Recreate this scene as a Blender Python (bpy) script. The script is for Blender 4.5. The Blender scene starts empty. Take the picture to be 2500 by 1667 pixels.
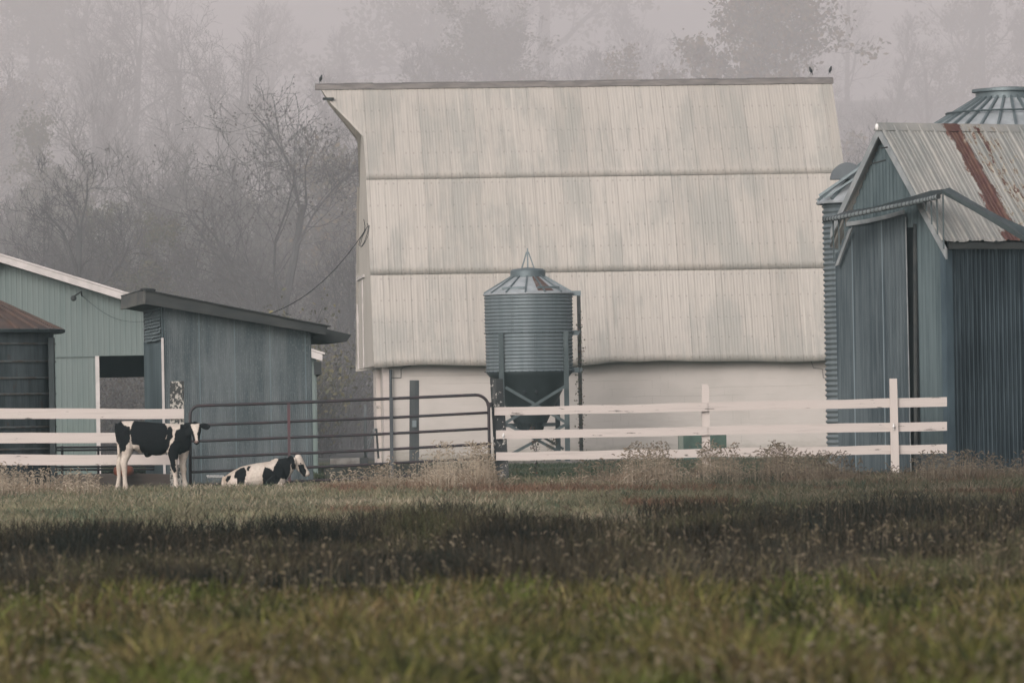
import bpy, math, random
import numpy as np
from mathutils import Vector, Matrix, Euler
random.seed(7); RNG = np.random.default_rng(11)
R = math.radians
sc = bpy.context.scene
COL = sc.collection

# ------------------------------------------------------------------ camera
F = 13889.0; W0, H0 = 2500.0, 1667.0
CAM_H = 0.96
PITCH = math.atan(200.5 / F); ROLL = R(-1.0)
cam_d = bpy.data.cameras.new('camera'); cam = bpy.data.objects.new('camera', cam_d); COL.objects.link(cam)
cam_d.sensor_width = 36.0; cam_d.lens = 200.0; cam_d.clip_start = 0.5; cam_d.clip_end = 5000
cam_d.dof.use_dof = True; cam_d.dof.focus_distance = 98.0; cam_d.dof.aperture_fstop = 7.0
CM = Matrix.Rotation(R(90) + PITCH, 3, 'X') @ Matrix.Rotation(ROLL, 3, 'Z')
cam.matrix_world = Matrix.Translation((0, 0, CAM_H)) @ CM.to_4x4()
sc.camera = cam
def ray(px, py): return CM @ Vector(((px - W0 / 2) / F, -(py - H0 / 2) / F, -1.0))
def P(px, py, D):
    d = ray(px, py); t = D / d.y
    return Vector((d.x * t, D, CAM_H + d.z * t))
def GX(px, D): return P(px, 1140, D).x

# ------------------------------------------------------------------ world, sun, exposure
SUN_EL, SUN_AZ = R(26), R(205)      # behind the camera, to its left, through cloud
wd = bpy.data.worlds.new("World"); sc.world = wd; wd.use_nodes = True
nt = wd.node_tree; bgn = nt.nodes['Background']
sky = nt.nodes.new('ShaderNodeTexSky'); sky.sky_type = 'NISHITA'; sky.sun_disc = False
sky.sun_elevation = SUN_EL; sky.sun_rotation = SUN_AZ; sky.air_density = 1.0; sky.dust_density = 4.0; sky.ozone_density = 1.0
hs = nt.nodes.new('ShaderNodeHueSaturation'); hs.inputs['Saturation'].default_value = 0.22
mxw = nt.nodes.new('ShaderNodeMix'); mxw.data_type = 'RGBA'; mxw.blend_type = 'MULTIPLY'; mxw.inputs[0].default_value = 1
mxw.inputs[7].default_value = (1.03, 0.985, 0.99, 1)
nt.links.new(sky.outputs[0], hs.inputs['Color']); nt.links.new(hs.outputs[0], mxw.inputs[6]); nt.links.new(mxw.outputs[2], bgn.inputs[0])
bgn.inputs[1].default_value = 0.15
sl = bpy.data.lights.new('sun', 'SUN'); sl.energy = 0.6; sl.angle = R(25); sl.color = (1.0, 0.94, 0.88)
so = bpy.data.objects.new('sun', sl); COL.objects.link(so)
sdir = Vector((math.sin(SUN_AZ) * math.cos(SUN_EL), math.cos(SUN_AZ) * math.cos(SUN_EL), math.sin(SUN_EL)))
so.rotation_euler = (sdir).to_track_quat('Z', 'Y').to_euler(); so.location = (-30, -30, 60)
sc.view_settings.view_transform = 'Standard'; sc.view_settings.look = 'None'
sc.view_settings.gamma = 1; sc.view_settings.use_curve_mapping = False
sc.view_settings.exposure = 0.3
sc.render.engine = 'CYCLES'
sc.cycles.use_denoising = True
sc.cycles.volume_bounces = 3; sc.cycles.max_bounces = 8; sc.cycles.diffuse_bounces = 3; sc.cycles.glossy_bounces = 2
sc.cycles.use_adaptive_sampling = True; sc.cycles.adaptive_threshold = 0.02

# ------------------------------------------------------------------ node helper
class S:
    def __init__(s, t, o): s.t = t; s.o = o
    def m(s, op, *a, clamp=False):
        n = s.t.nodes.new('ShaderNodeMath'); n.operation = op; n.use_clamp = clamp
        s.t.links.new(s.o, n.inputs[0])
        for i, v in enumerate(a):
            if isinstance(v, S): s.t.links.new(v.o, n.inputs[i + 1])
            else: n.inputs[i + 1].default_value = v
        return S(s.t, n.outputs[0])
    def __add__(s, v): return s.m('ADD', v)
    def __sub__(s, v): return s.m('SUBTRACT', v)
    def __mul__(s, v): return s.m('MULTIPLY', v)
    def __truediv__(s, v): return s.m('DIVIDE', v)
    def gt(s, v): return s.m('GREATER_THAN', v)
    def lt(s, v): return s.m('LESS_THAN', v)
    def fl(s): return s.m('FLOOR')
    def fr(s): return s.m('FRACT')
    def abs(s): return s.m('ABSOLUTE')
    def mx(s, v): return s.m('MAXIMUM', v)
    def mn(s, v): return s.m('MINIMUM', v)
def smooth(s, a, b):
    n = s.t.nodes.new('ShaderNodeMapRange'); n.interpolation_type = 'SMOOTHSTEP'
    s.t.links.new(s.o, n.inputs[0]); n.inputs[1].default_value = a; n.inputs[2].default_value = b
    return S(s.t, n.outputs[0])
def rgba(c): return (c[0], c[1], c[2], 1)
def mix(t, f, a, b, blend='MIX'):
    n = t.nodes.new('ShaderNodeMix'); n.data_type = 'RGBA'; n.blend_type = blend
    for i, v in ((0, f), (6, a), (7, b)):
        if isinstance(v, S): t.links.new(v.o, n.inputs[i])
        elif i == 0: n.inputs[0].default_value = v
        else: n.inputs[i].default_value = rgba(v)
    return S(t, n.outputs[2])
def coords(t, kind='Object'):
    n = t.nodes.new('ShaderNodeTexCoord'); return S(t, n.outputs[kind])
def sep(c):
    n = c.t.nodes.new('ShaderNodeSeparateXYZ'); c.t.links.new(c.o, n.inputs[0]); return [S(c.t, n.outputs[i]) for i in range(3)]
def comb(t, x, y, z):
    n = t.nodes.new('ShaderNodeCombineXYZ')
    for i, v in enumerate((x, y, z)):
        if isinstance(v, S): t.links.new(v.o, n.inputs[i])
        else: n.inputs[i].default_value = v
    return S(t, n.outputs[0])
def noise(c, scale, st=(1, 1, 1), det=4, rough=.55, off=(0, 0, 0)):
    t = c.t; mp = t.nodes.new('ShaderNodeMapping'); mp.inputs['Scale'].default_value = st; mp.inputs['Location'].default_value = off
    t.links.new(c.o, mp.inputs[0]); n = t.nodes.new('ShaderNodeTexNoise'); n.inputs['Scale'].default_value = scale
    n.inputs['Detail'].default_value = det; n.inputs['Roughness'].default_value = rough
    t.links.new(mp.outputs[0], n.inputs['Vector']); return S(t, n.outputs[0])
def white(c):
    n = c.t.nodes.new('ShaderNodeTexWhiteNoise'); n.noise_dimensions = '3D'; c.t.links.new(c.o, n.inputs[0]); return S(c.t, n.outputs[0])
def bump(t, h, dist=.01, strg=.5):
    n = t.nodes.new('ShaderNodeBump'); n.inputs['Strength'].default_value = strg; n.inputs['Distance'].default_value = dist
    t.links.new(h.o, n.inputs['Height']); return S(t, n.outputs[0])
def newmat(name, rough=.75, metal=0.0, spec=.3):
    m = bpy.data.materials.new(name); m.use_nodes = True; t = m.node_tree; b = t.nodes['Principled BSDF']
    b.inputs['Roughness'].default_value = rough; b.inputs['Metallic'].default_value = metal
    b.inputs['Specular IOR Level'].default_value = spec
    return m, t, b
def setc(t, b, c, key='Base Color'): t.links.new(c.o, b.inputs[key])
def plain(name, c1, c2=None, scale=3, st=(1, 1, 1), rough=.75, metal=0, lo=.35, hi=.65, bmp=0, spec=.3, det=5, kf=.58):
    m, t, b = newmat(name, rough, metal, spec)
    if c2 is None: c2 = tuple(v * .75 for v in c1)
    c1 = tuple(v * kf for v in c1); c2 = tuple(v * kf for v in c2)
    co = coords(t); n = noise(co, scale, st, det)
    setc(t, b, mix(t, smooth(n, lo, hi), c1, c2))
    if bmp: setc(t, b, bump(t, noise(co, scale * 5, st, 4), bmp, .6), 'Normal')
    return m

# ------------------------------------------------------------------ materials
def mat_barn_roof():
    m, t, b = newmat('barn_roof_metal', .6)
    c = coords(t, 'UV'); u, v, _ = sep(c)
    tier = v.fl(); vv = v.fr() * 2.45; off = white(comb(t, tier, 0, 0)) * .5
    uu = (u + off) / .69; pan = uu.fl()
    rnd = white(comb(t, pan, tier, 3.0)); rnd2 = white(comb(t, pan, tier, 9.0))
    pc = comb(t, u, vv, tier * 3.7)
    n1 = noise(pc, 1.3, (1.1, .42, 1), 6, .66); n2 = noise(pc, 4, (2.6, .20, 1), 5, .7, (4, 2, 0)); n3 = noise(pc, .8, (.8, .6, 1), 3, .5, (9, 9, 0))
    f = smooth(n1 + (n2 - .5) * .5 + (n3 - .5) * .5 + (rnd - .5) * .12 + (vv - 1.2) * .035, .42, .68)
    base = mix(t, rnd2, (.66, .60, .53), (.58, .525, .46))
    col = mix(t, f * .66, base, (.44, .43, .385))
    n4 = noise(pc, 9, (4, .12, 1), 4, .6, (1, 5, 0))
    col = mix(t, smooth(n4, .46, .78) * .6, col, (.36, .345, .30))
    # side lap seams, nail heads, rusty bottom edges
    seam = (uu.fr() - .5).abs().gt(.488); col = mix(t, seam * .42, col, (.2, .19, .17))
    nx = ((u / .19 + white(comb(t, (v * 4).fl(), 0, 0)) * .4).fr() - .5).abs().lt(.11)
    ny = ((v.fr() * 4.4 + .32).fr() - .5).abs().lt(.045)
    keep = white(comb(t, (u / .19).fl(), (v * 4.4).fl(), 1.0)).gt(.25)
    col = mix(t, nx * ny * keep * .28, col, (.17, .15, .13))
    edge = smooth(vv, 2.34, 2.45) * smooth(noise(pc, 6, (1, 1, 1), 3), .4, .6)
    col = mix(t, edge * .25, col, (.33, .31, .26))
    col = mix(t, 1.0, col, (.60, .605, .615), 'MULTIPLY')
    setc(t, b, col); return m
def mat_ribbed(name, c1, c2, c3=None, stx=4.0, axis='x', seam=0, streak=.5, rough=.55, metal=.25, rustc=None, lo=.38, hi=.66, green=None, kf=.56):
    """weathered sheet metal with long vertical streaks"""
    m, t, b = newmat(name, rough, metal, .18)
    c1, c2, c3, green, rustc = [tuple(v * kf for v in c) if c else c for c in (c1, c2, c3, green, rustc)]
    co = coords(t); x, y, z = sep(co)
    n1 = noise(co, 1.6, (stx, stx, .16), 6, .65); n2 = noise(co, 7, (stx, stx, .10), 5, .7, (3, 1, 0)); n3 = noise(co, .9, (1, 1, .7), 3)
    f = smooth(n1 * streak + n2 * (1 - streak) + (n3 - .5) * .35, lo, hi)
    col = mix(t, f, c1, c2)
    if c3: col = mix(t, smooth(noise(co, 60, (1, 1, .35), 2, .6), .55, .7) * .5, col, c3)
    if seam:
        s = (((x if axis == 'x' else y) / seam).fr() - .5).abs(); col = mix(t, s.gt(.482) * .45, col, tuple(min(.6, v * 3.2) for v in c1))
    if green: col = mix(t, smooth(z * -1 + noise(co, 2, (2, 2, .5), 3) * 1.6, -1.2, .6) * .6, col, green)
    if rustc: col = mix(t, smooth(noise(co, 4, (2, 2, .5), 5), .6, .68) * .8, col, rustc)
    setc(t, b, col); setc(t, b, bump(t, n2, .004, .3), 'Normal'); return m

M = {}
M['barn_roof'] = mat_barn_roof()
M['ridge'] = plain('ridge_cap_metal', (.20, .18, .17), (.30, .27, .25), 2, (1, 4, 4), .6)
M['gable_white'] = mat_ribbed('gable_boards', (.50, .46, .41), (.40, .375, .33), None, 3, 'y', .35, rough=.8, metal=0, kf=.85)
def mat_block():
    m, t, b = newmat('painted_block', .8)
    co = coords(t); x, y, z = sep(co)
    n = noise(co, 1.3, (1, 1, 1.5), 5); n2 = noise(co, 6, (.5, .5, 2), 4, .6, (2, 0, 1))
    col = mix(t, smooth(n, .35, .7), (.58, .535, .50), (.53, .49, .455))
    row = (z + noise(co, 1.5, (1, 1, .1), 3) * .05) / .2; j = (row.fr() - .5).abs().gt(.47) * smooth(noise(co, .9, (.6, 1, 2), 3, .5, (5, 5, 5)), .5, .62)
    col = mix(t, j * .6, col, (.36, .33, .30))
    hb = ((x / .4 + row.fl() * .5).fr() - .5).abs().gt(.488) * smooth(noise(co, 1.1, (1, 1, 1), 3, .5, (1, 8, 5)), .56, .62)
    col = mix(t, hb * .6, col, (.36, .33, .30))
    low = smooth(z * -1 + n2 * .5, -.25, .22); col = mix(t, low * .75, col, (.26, .245, .20))
    col = mix(t, 1.0, col, (.82, .82, .81), 'MULTIPLY')
    setc(t, b, col); setc(t, b, bump(t, n2 + j * -.6, .006, .4), 'Normal'); return m
M['block'] = mat_block()
def mat_peel(name, paint, wood, th, st=(1, 1, .5), scale=14, low=None):
    m, t, b = newmat(name, .8); paint = tuple(v * .70 for v in paint); wood = tuple(v * .6 for v in wood)
    co = coords(t); n = noise(co, scale, st, 6, .7); n2 = noise(co, 2.2, (1, 1, 1), 3)
    col = mix(t, (n + (n2 - .5) * .5).gt(th), paint, wood); g = noise(co, 9, (1, 1, .1) if st[2] < 1 else (.15, 1, 3), 4)
    col = mix(t, smooth(g, .5, .75) * .35, col, tuple(v * .6 for v in paint))
    setc(t, b, col); setc(t, b, bump(t, n, .003, .4), 'Normal'); return m
M['fence_white'] = mat_peel('white_board_paint', (.66, .59, .545), (.20, .18, .16), .67, (.25, 1, 2.5), 9)
M['post_white'] = mat_peel('white_post_paint', (.64, .575, .53), (.20, .18, .16), .70, (1, 1, .4), 12)
M['post_peeled'] = mat_peel('peeled_post_paint', (.48, .46, .41), (.06, .062, .06), .49, (1, 1, .7), 22)
M['post_dark'] = mat_peel('dark_post_wood', (.5, .48, .44), (.035, .04, .042), .40, (1, 1, .5), 20)
M['post_grey'] = plain('grey_post_wood', (.12, .13, .13), (.07, .08, .085), 6, (1, 1, .12), .85, bmp=.004)
M['gate'] = plain('gate_paint', (.042, .042, .046), (.062, .044, .048), 5, (1, 1, 1), .5)
M['gate_red'] = plain('gate_brace_paint', (.12, .05, .06), (.075, .05, .055), 5, (1, 1, .4), .5)
M['gate_blue'] = plain('gate_brace_steel', (.10, .115, .125), (.06, .07, .08), 5, (1, 1, .4), .5)
M['galv'] = plain('galvanised_steel', (.25, .30, .315), (.19, .235, .25), 3, (1, 1, .4), .5, .45)
M['galv_wall'] = mat_ribbed('galvanised_corrugated', (.205, .238, .248), (.14, .172, .185), None, 1.6, streak=.7, rough=.5, metal=.3, kf=.74)
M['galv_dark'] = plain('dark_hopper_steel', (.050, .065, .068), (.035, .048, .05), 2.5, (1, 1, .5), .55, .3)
M['leg_steel'] = plain('leg_steel', (.115, .145, .15), (.08, .105, .11), 4, (1, 1, .3), .6, .3)
M['cone'] = plain('cone_roof_steel', (.36, .385, .40), (.26, .28, .29), 3, (1, 1, 1), .6, .1, kf=.88)
M['rust'] = plain('rusty_sheet', (.15, .085, .07), (.22, .19, .175), 9, (1, 1, 1), .8, lo=.5, hi=.62)
M['rust_roof'] = plain('rusty_cone_roof', (.16, .105, .085), (.115, .085, .075), 4, (1, 1, 1), .75, bmp=.004)
M['shed_front'] = mat_ribbed('shed_blue_sheet', (.075, .10, .108), (.215, .245, .255), (.28, .31, .315), 1.1, 'x', .60, streak=.55, rough=.6, metal=.05, lo=.36, hi=.72)
M['shed_side'] = mat_ribbed('shed_side_sheet', (.14, .19, .205), (.08, .11, .12), None, 3, 'y', streak=.6, metal=.1)
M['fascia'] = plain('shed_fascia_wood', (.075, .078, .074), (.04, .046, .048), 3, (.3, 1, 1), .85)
M['fascia_lit'] = plain('shed_fascia_wood_lit', (.17, .165, .15), (.10, .105, .10), 4, (1, .3, 1), .85)  # paler copy of the fascia wood, light on the end painted in
M['slate'] = plain('lapped_slate', (.21, .26, .27), (.13, .17, .18), 12, (1, 1, 2), .8)
M['teal'] = mat_ribbed('teal_sheet', (.25, .30, .288), (.21, .265, .255), None, 5, 'x', streak=.5, metal=0, rough=.6, green=(.20, .27, .24))
M['white_trim'] = plain('white_trim', (.58, .54, .52), (.48, .45, .43), 4, (1, 1, 1), .7, kf=.85)
M['roof_dark'] = plain('dark_roof_sheet', (.07, .075, .075), (.04, .045, .045), 3, (1, 1, 1), .8)
M['bin_dark'] = mat_ribbed('stained_bin_sheet', (.13, .155, .165), (.03, .042, .045), None, 1.2, streak=.6, rough=.6, metal=.2, rustc=(.10, .07, .055))
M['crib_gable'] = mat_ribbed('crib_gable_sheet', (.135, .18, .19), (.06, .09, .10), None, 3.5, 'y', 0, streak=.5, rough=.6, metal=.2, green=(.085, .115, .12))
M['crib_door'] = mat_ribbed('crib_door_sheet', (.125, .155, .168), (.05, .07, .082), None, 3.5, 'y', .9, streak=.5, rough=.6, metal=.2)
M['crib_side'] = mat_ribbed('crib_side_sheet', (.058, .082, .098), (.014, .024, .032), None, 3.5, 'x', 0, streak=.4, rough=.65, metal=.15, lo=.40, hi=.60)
M['crib_trim'] = plain('crib_trim_steel', (.34, .355, .355), (.24, .26, .265), 4, (1, 1, 1), .6, kf=.75)
M['crib_post'] = plain('crib_corner_steel', (.085, .125, .15), (.055, .085, .105), 4, (1, 1, .3), .6)
M['dark_void'] = plain('dark_interior', (.018, .022, .025), (.028, .034, .038), 3, (1, 1, .3), .9)  # near-black stands in for shade inside openings; sight glasses share it
M['pipe_white'] = plain('pale_pipe', (.34, .36, .36), (.22, .24, .24), 8, (1, 1, .3), .7)
M['concrete'] = plain('weathered_concrete', (.30, .285, .265), (.17, .155, .14), 5, (1, 1, 1), .9, bmp=.006)
M['bunk'] = plain('silage_bunk_wood', (.10, .078, .066), (.15, .13, .115), 4, (.4, 1, 1.5), .9, bmp=.006)
M['green_box'] = plain('green_panel_paint', (.10, .17, .13), (.065, .11, .09), 5, (1, 1, 1), .7)
M['green_box2'] = plain('grey_green_panel_paint', (.27, .31, .26), (.2, .24, .2), 5, (1, 1, 1), .7)
M['orange'] = plain('orange_plastic', (.36, .12, .07), (.25, .08, .05), 6, (1, 1, 1), .5)
M['cable'] = plain('black_cable', (.035, .035, .038), None, 3)
M['bird'] = plain('black_feathers', (.018, .02, .022), (.035, .035, .035), 40, (1, 1, 1), .55)
M['insulator'] = plain('white_plastic', (.75, .74, .72), (.65, .64, .62), 9, (1, 1, 1), .4, kf=.9)
M['bark'] = plain('tree_bark', (.060, .066, .070), (.095, .10, .10), 4, (1, 1, .3), .95)
M['twig'] = plain('twig_bark', (.066, .070, .074), (.10, .10, .10), 2, (1, 1, 1), .95)
M['roof_back'] = M['barn_roof']
def mat_attr(name, rough=.85, trans=0.0):
    m, t, b = newmat(name, rough, 0, .12)
    a = t.nodes.new('ShaderNodeAttribute'); a.attribute_name = 'Col'; setc(t, b, S(t, a.outputs['Color'])); return m
M['blade'] = mat_attr('grass_blade'); M['leafcol'] = mat_attr('leaf'); 
def mat_hide():
    m, t, b = newmat('calf_hide', .85, 0, .06)
    a = t.nodes.new('ShaderNodeAttribute'); a.attribute_name = 'Col'; co = coords(t)
    n = noise(co, 30, (1, 1, 1), 4)
    setc(t, b, mix(t, smooth(n, .3, .75) * .3, S(t, a.outputs['Color']), (.30, .25, .20), 'MULTIPLY'))
    setc(t, b, bump(t, noise(co, 160, (1, 1, .3), 3), .004, .5), 'Normal'); return m
M['hide'] = mat_hide()
M['eye'] = plain('dark_eye', (.006, .005, .005), None, 3, rough=.15, spec=.6)
M['hoof'] = plain('horn_hoof', (.09, .075, .06), None, 9)
def mat_ground():
    m, t, b = newmat('meadow_soil', .95, 0, .1)
    co = coords(t); x, y, z = sep(co)
    n = noise(co, .35, (1, .5, 1), 5); n2 = noise(co, 3, (1, 1, 1), 5)
    near = mix(t, smooth(n2, .35, .65), (.035, .038, .022), (.075, .062, .040))
    yard = mix(t, smooth(n, .4, .6), (.055, .070, .042), (.085, .080, .055))
    wood = mix(t, smooth(noise(co, .25, (1, 1, 1), 6), .35, .65), (.075, .072, .068), (.045, .05, .05))
    c = mix(t, smooth(y, 90, 100), near, yard); c = mix(t, smooth(y, 150, 165), c, wood)
    setc(t, b, c); setc(t, b, bump(t, n2, .05, .6), 'Normal'); return m
M['ground'] = mat_ground()
def mat_crib_roof(xb):
    m, t, b = newmat('crib_roof_metal', .6, .1)
    co = coords(t); x, y, z = sep(co)
    n = noise(co, 2.2, (1.2, .4, .4), 6, .62); n2 = noise(co, 8, (2.2, .35, .35), 5, .7, (2, 5, 1)); n3 = noise(co, 6, (1.6, .8, .8), 6, .75, (7, 3, 0))
    col = mix(t, smooth(n, .35, .65), (.42, .405, .375), (.30, .305, .29))
    col = mix(t, smooth(n2, .5, .72) * .45, col, (.24, .25, .235))
    col = mix(t, smooth(n2, .45, .3) * .5, col, (.52, .49, .43))
    wig = (n3 - .5) * .55
    band = ((x - xb) + wig).abs().lt(.15)
    band2 = ((x - (xb - .12)) + wig * 1.3).abs().lt(.06) * n.gt(.48)
    spots = (n3 + ((x - (xb + .5)).abs() * -.22)).gt(.545)
    mask = band.mx(band2).mx(spots)
    halo = (n3 + ((x - (xb + .5)).abs() * -.22)).gt(.50); col = mix(t, halo * .55, col, (.42, .36, .25))
    rc = mix(t, smooth(noise(co, 14, (1, .4, .4), 4), .35, .65), (.115, .050, .045), (.16, .085, .062))
    setc(t, b, mix(t, 1.0, mix(t, mask, col, rc), (.68, .68, .68), 'MULTIPLY')); return m

# ------------------------------------------------------------------ mesh builder
class Frame:
    """a thing's base: its origin on the ground and its heading"""
    def __init__(s, loc, yaw=0.0):
        s.loc = Vector(loc); s.yaw = yaw; s.m = Matrix.Translation(s.loc) @ Matrix.Rotation(yaw, 4, 'Z'); s.i = s.m.inverted()
    def hit(s, px, py, y=0.0):       # -> (x, z) on local plane y
        o = s.i @ Vector((0, 0, CAM_H)); d = s.i.to_3x3() @ ray(px, py); t = (y - o.y) / d.y; p = o + d * t; return (p.x, p.z)
    def hitx(s, px, py, x=0.0):      # -> (y, z) on local plane x
        o = s.i @ Vector((0, 0, CAM_H)); d = s.i.to_3x3() @ ray(px, py); t = (x - o.x) / d.x; p = o + d * t; return (p.y, p.z)
    def pt(s, px, py, D): return s.i @ P(px, py, D)
class MB:
    def __init__(s): s.v = []; s.f = []; s.uv = None
    def add(s, vs, fs):
        o = len(s.v); s.v += [tuple(v) for v in vs]; s.f += [tuple(i + o for i in f) for f in fs]; return s
    def box(s, a, b):
        x0, y0, z0 = a; x1, y1, z1 = b
        return s.add([(x0, y0, z0), (x1, y0, z0), (x1, y1, z0), (x0, y1, z0), (x0, y0, z1), (x1, y0, z1), (x1, y1, z1), (x0, y1, z1)],
                     [(0, 3, 2, 1), (4, 5, 6, 7), (0, 1, 5, 4), (1, 2, 6, 5), (2, 3, 7, 6), (3, 0, 4, 7)])
    def hexa(s, q, off):             # quad face (4 pts) extruded by vector
        q = [Vector(p) for p in q]; off = Vector(off); n = len(q)
        vs = q + [p + off for p in q]
        return s.add(vs, [tuple(range(n)), tuple(range(2 * n - 1, n - 1, -1))] + [(i, i + n, (i + 1) % n + n, (i + 1) % n) for i in range(n)])
    def beam(s, p, q, w, h, up=(0, 0, 1)):
        p = Vector(p); q = Vector(q); d = (q - p).normalized(); u = Vector(up)
        if abs(d.dot(u)) > .95: u = Vector((0, 1, 0))
        r = d.cross(u).normalized(); u = r.cross(d)
        a = r * (w / 2); b = u * (h / 2)
        return s.hexa([p - a - b, p + a - b, p + a + b, p - a + b], q - p)
    def tube(s, pts, rad, n=8, cap=True):
        pts = [Vector(p) for p in pts]; m = len(pts)
        if not hasattr(rad, '__len__'): rad = [rad] * m
        o = len(s.v); last = None
        for i, p in enumerate(pts):
            d = (pts[min(i + 1, m - 1)] - pts[max(i - 1, 0)]).normalized()
            if last is None:
                a = Vector((0, 0, 1)) if abs(d.z) < .9 else Vector((1, 0, 0)); u = d.cross(a).normalized()
            else:
                u = last - d * last.dot(d); u = u.normalized() if u.length > 1e-6 else d.orthogonal().normalized()
            last = u; w = d.cross(u)
            for k in range(n):
                t = 2 * math.pi * k / n; s.v.append(tuple(p + (u * math.cos(t) + w * math.sin(t)) * rad[i]))
        for i in range(m - 1):
            for k in range(n):
                a = o + i * n + k; b = o + i * n + (k + 1) % n; s.f.append((a, b, b + n, a + n))
        if cap: s.f.append(tuple(o + k for k in range(n - 1, -1, -1))); s.f.append(tuple(o + (m - 1) * n + k for k in range(n)))
        return s
    def lathe(s, prof, n=48, c=(0, 0), cap=False):
        o = len(s.v); m = len(prof)
        for r, z in prof:
            for k in range(n):
                t = 2 * math.pi * k / n; s.v.append((c[0] + r * math.cos(t), c[1] + r * math.sin(t), z))
        for i in range(m - 1):
            for k in range(n):
                a = o + i * n + k; b = o + i * n + (k + 1) % n; s.f.append((a, b, b + n, a + n))
        if cap: s.f.append(tuple(o + k for k in range(n - 1, -1, -1))); s.f.append(tuple(o + (m - 1) * n + k for k in range(n)))
        return s
    def loft(s, st, n=16):           # stations (center, ax, az, frame u, frame w) along a path
        o = len(s.v); m = len(st)
        for c, ru, rw, u, w in st:
            for k in range(n):
                t = 2 * math.pi * k / n; s.v.append(tuple(Vector(c) + Vector(u) * ru * math.cos(t) + Vector(w) * rw * math.sin(t)))
        for i in range(m - 1):
            for k in range(n):
                a = o + i * n + k; b = o + i * n + (k + 1) % n; s.f.append((a, b, b + n, a + n))
        s.f.append(tuple(o + k for k in range(n - 1, -1, -1))); s.f.append(tuple(o + (m - 1) * n + k for k in range(n)))
        return s
    def ball(s, c, r, n=10, m=7):
        if not hasattr(r, '__len__'): r = (r, r, r)
        pr = []
        o = len(s.v)
        for i in range(m + 1):
            a = math.pi * i / m
            for k in range(n):
                t = 2 * math.pi * k / n; s.v.append((c[0] + r[0] * math.sin(a + 1e-4) * math.cos(t), c[1] + r[1] * math.sin(a + 1e-4) * math.sin(t), c[2] - r[2] * math.cos(a)))
        for i in range(m):
            for k in range(n):
                a = o + i * n + k; b = o + i * n + (k + 1) % n; s.f.append((a, b, b + n, a + n))
        return s
    def corr(s, x0, x1, zb, zt, y, pitch, amp, axis='x', sgn=-1, kind='sin', rows=1, nper=4):
        """upright corrugated sheet; zb, zt give bottom and top along it"""
        k = max(2, int(round((x1 - x0) / (pitch / nper)))); o = len(s.v)
        for i in range(k + 1):
            x = x0 + (x1 - x0) * i / k; ph = (x / pitch) % 1.0
            if kind == 'sin': d = amp * math.cos(2 * math.pi * ph)
            else: d = amp if ph < .28 else -amp * .3
            b = zb(x) if callable(zb) else zb; tt = zt(x) if callable(zt) else zt
            for j in range(rows + 1):
                z = b + (tt - b) * j / rows
                s.v.append((x, y + sgn * d, z) if axis == 'x' else (y + sgn * d, x, z))
        for i in range(k):
            for j in range(rows):
                a = o + i * (rows + 1) + j; b2 = a + rows + 1; s.f.append((a, b2, b2 + 1, a + 1))
        return s
    def build(s, name, mat, parent=None, world=False, smooth=False, color=None):
        me = bpy.data.meshes.new(name)
        v = s.v
        if world and parent is not None:
            top = parent
            while top.parent: top = top.parent
            im = FR[top.name].i
            v = [tuple(im @ Vector(p)) for p in v]
        me.from_pydata(v, [], s.f); me.materials.append(mat)
        if s.uv is not None:
            ul = me.uv_layers.new(name='UVMap'); arr = np.array(s.uv, dtype=np.float32)
            li = np.empty(len(me.loops), dtype=np.int32); me.loops.foreach_get('vertex_index', li)
            ul.data.foreach_set('uv', arr[li].ravel())
        if smooth: me.polygons.foreach_set('use_smooth', [True] * len(me.polygons))
        if color is not None:
            ca = me.color_attributes.new('Col', 'FLOAT_COLOR', 'POINT'); c = np.ones((len(me.vertices), 4), dtype=np.float32); c[:, :3] = color
            ca.data.foreach_set('color', c.ravel())
        me.update()
        o = bpy.data.objects.new(name, me); COL.objects.link(o)
        if parent is not None: o.parent = parent
        return o
FR = {}
def tag(o, label=None, cat=None, group=None, kind=None):
    if label: o['label'] = label
    if cat: o['category'] = cat
    if group: o['group'] = group
    if kind: o['kind'] = kind
    return o
def thing(name, fr, label, cat, group=None):
    o = bpy.data.objects.new(name, None); COL.objects.link(o); o.location = fr.loc; o.rotation_euler = (0, 0, fr.yaw)
    FR[o.name] = fr; tag(o, label, cat, group); return o
def lerp(a, b, t): return a + (b - a) * t
def interp(pts):
    xs = [p[0] for p in pts]; ys = [p[1] for p in pts]
    return lambda x: float(np.interp(x, xs, ys))

# ------------------------------------------------------------------ ground and hill
def vnoise(x, y, seed=0):
    """smooth value noise, arrays in, 0..1 out"""
    xi = np.floor(x).astype(np.int64); yi = np.floor(y).astype(np.int64); xf = x - xi; yf = y - yi
    def h(a, b):
        n = (a * 374761393 + b * 668265263 + seed * 982451653) & 0xffffffff; n = ((n ^ (n >> 13)) * 1274126177) & 0xffffffff
        return ((n ^ (n >> 16)) & 0xffff) / 65535.0
    u = xf * xf * (3 - 2 * xf); v = yf * yf * (3 - 2 * yf)
    return (h(xi, yi) * (1 - u) + h(xi + 1, yi) * u) * (1 - v) + (h(xi, yi + 1) * (1 - u) + h(xi + 1, yi + 1) * u) * v
def fnoise(x, y, seed=0): return (vnoise(x, y, seed) + .5 * vnoise(x * 2.1, y * 2.1, seed + 5) + .25 * vnoise(x * 4.3, y * 4.3, seed + 9)) / 1.75
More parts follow.
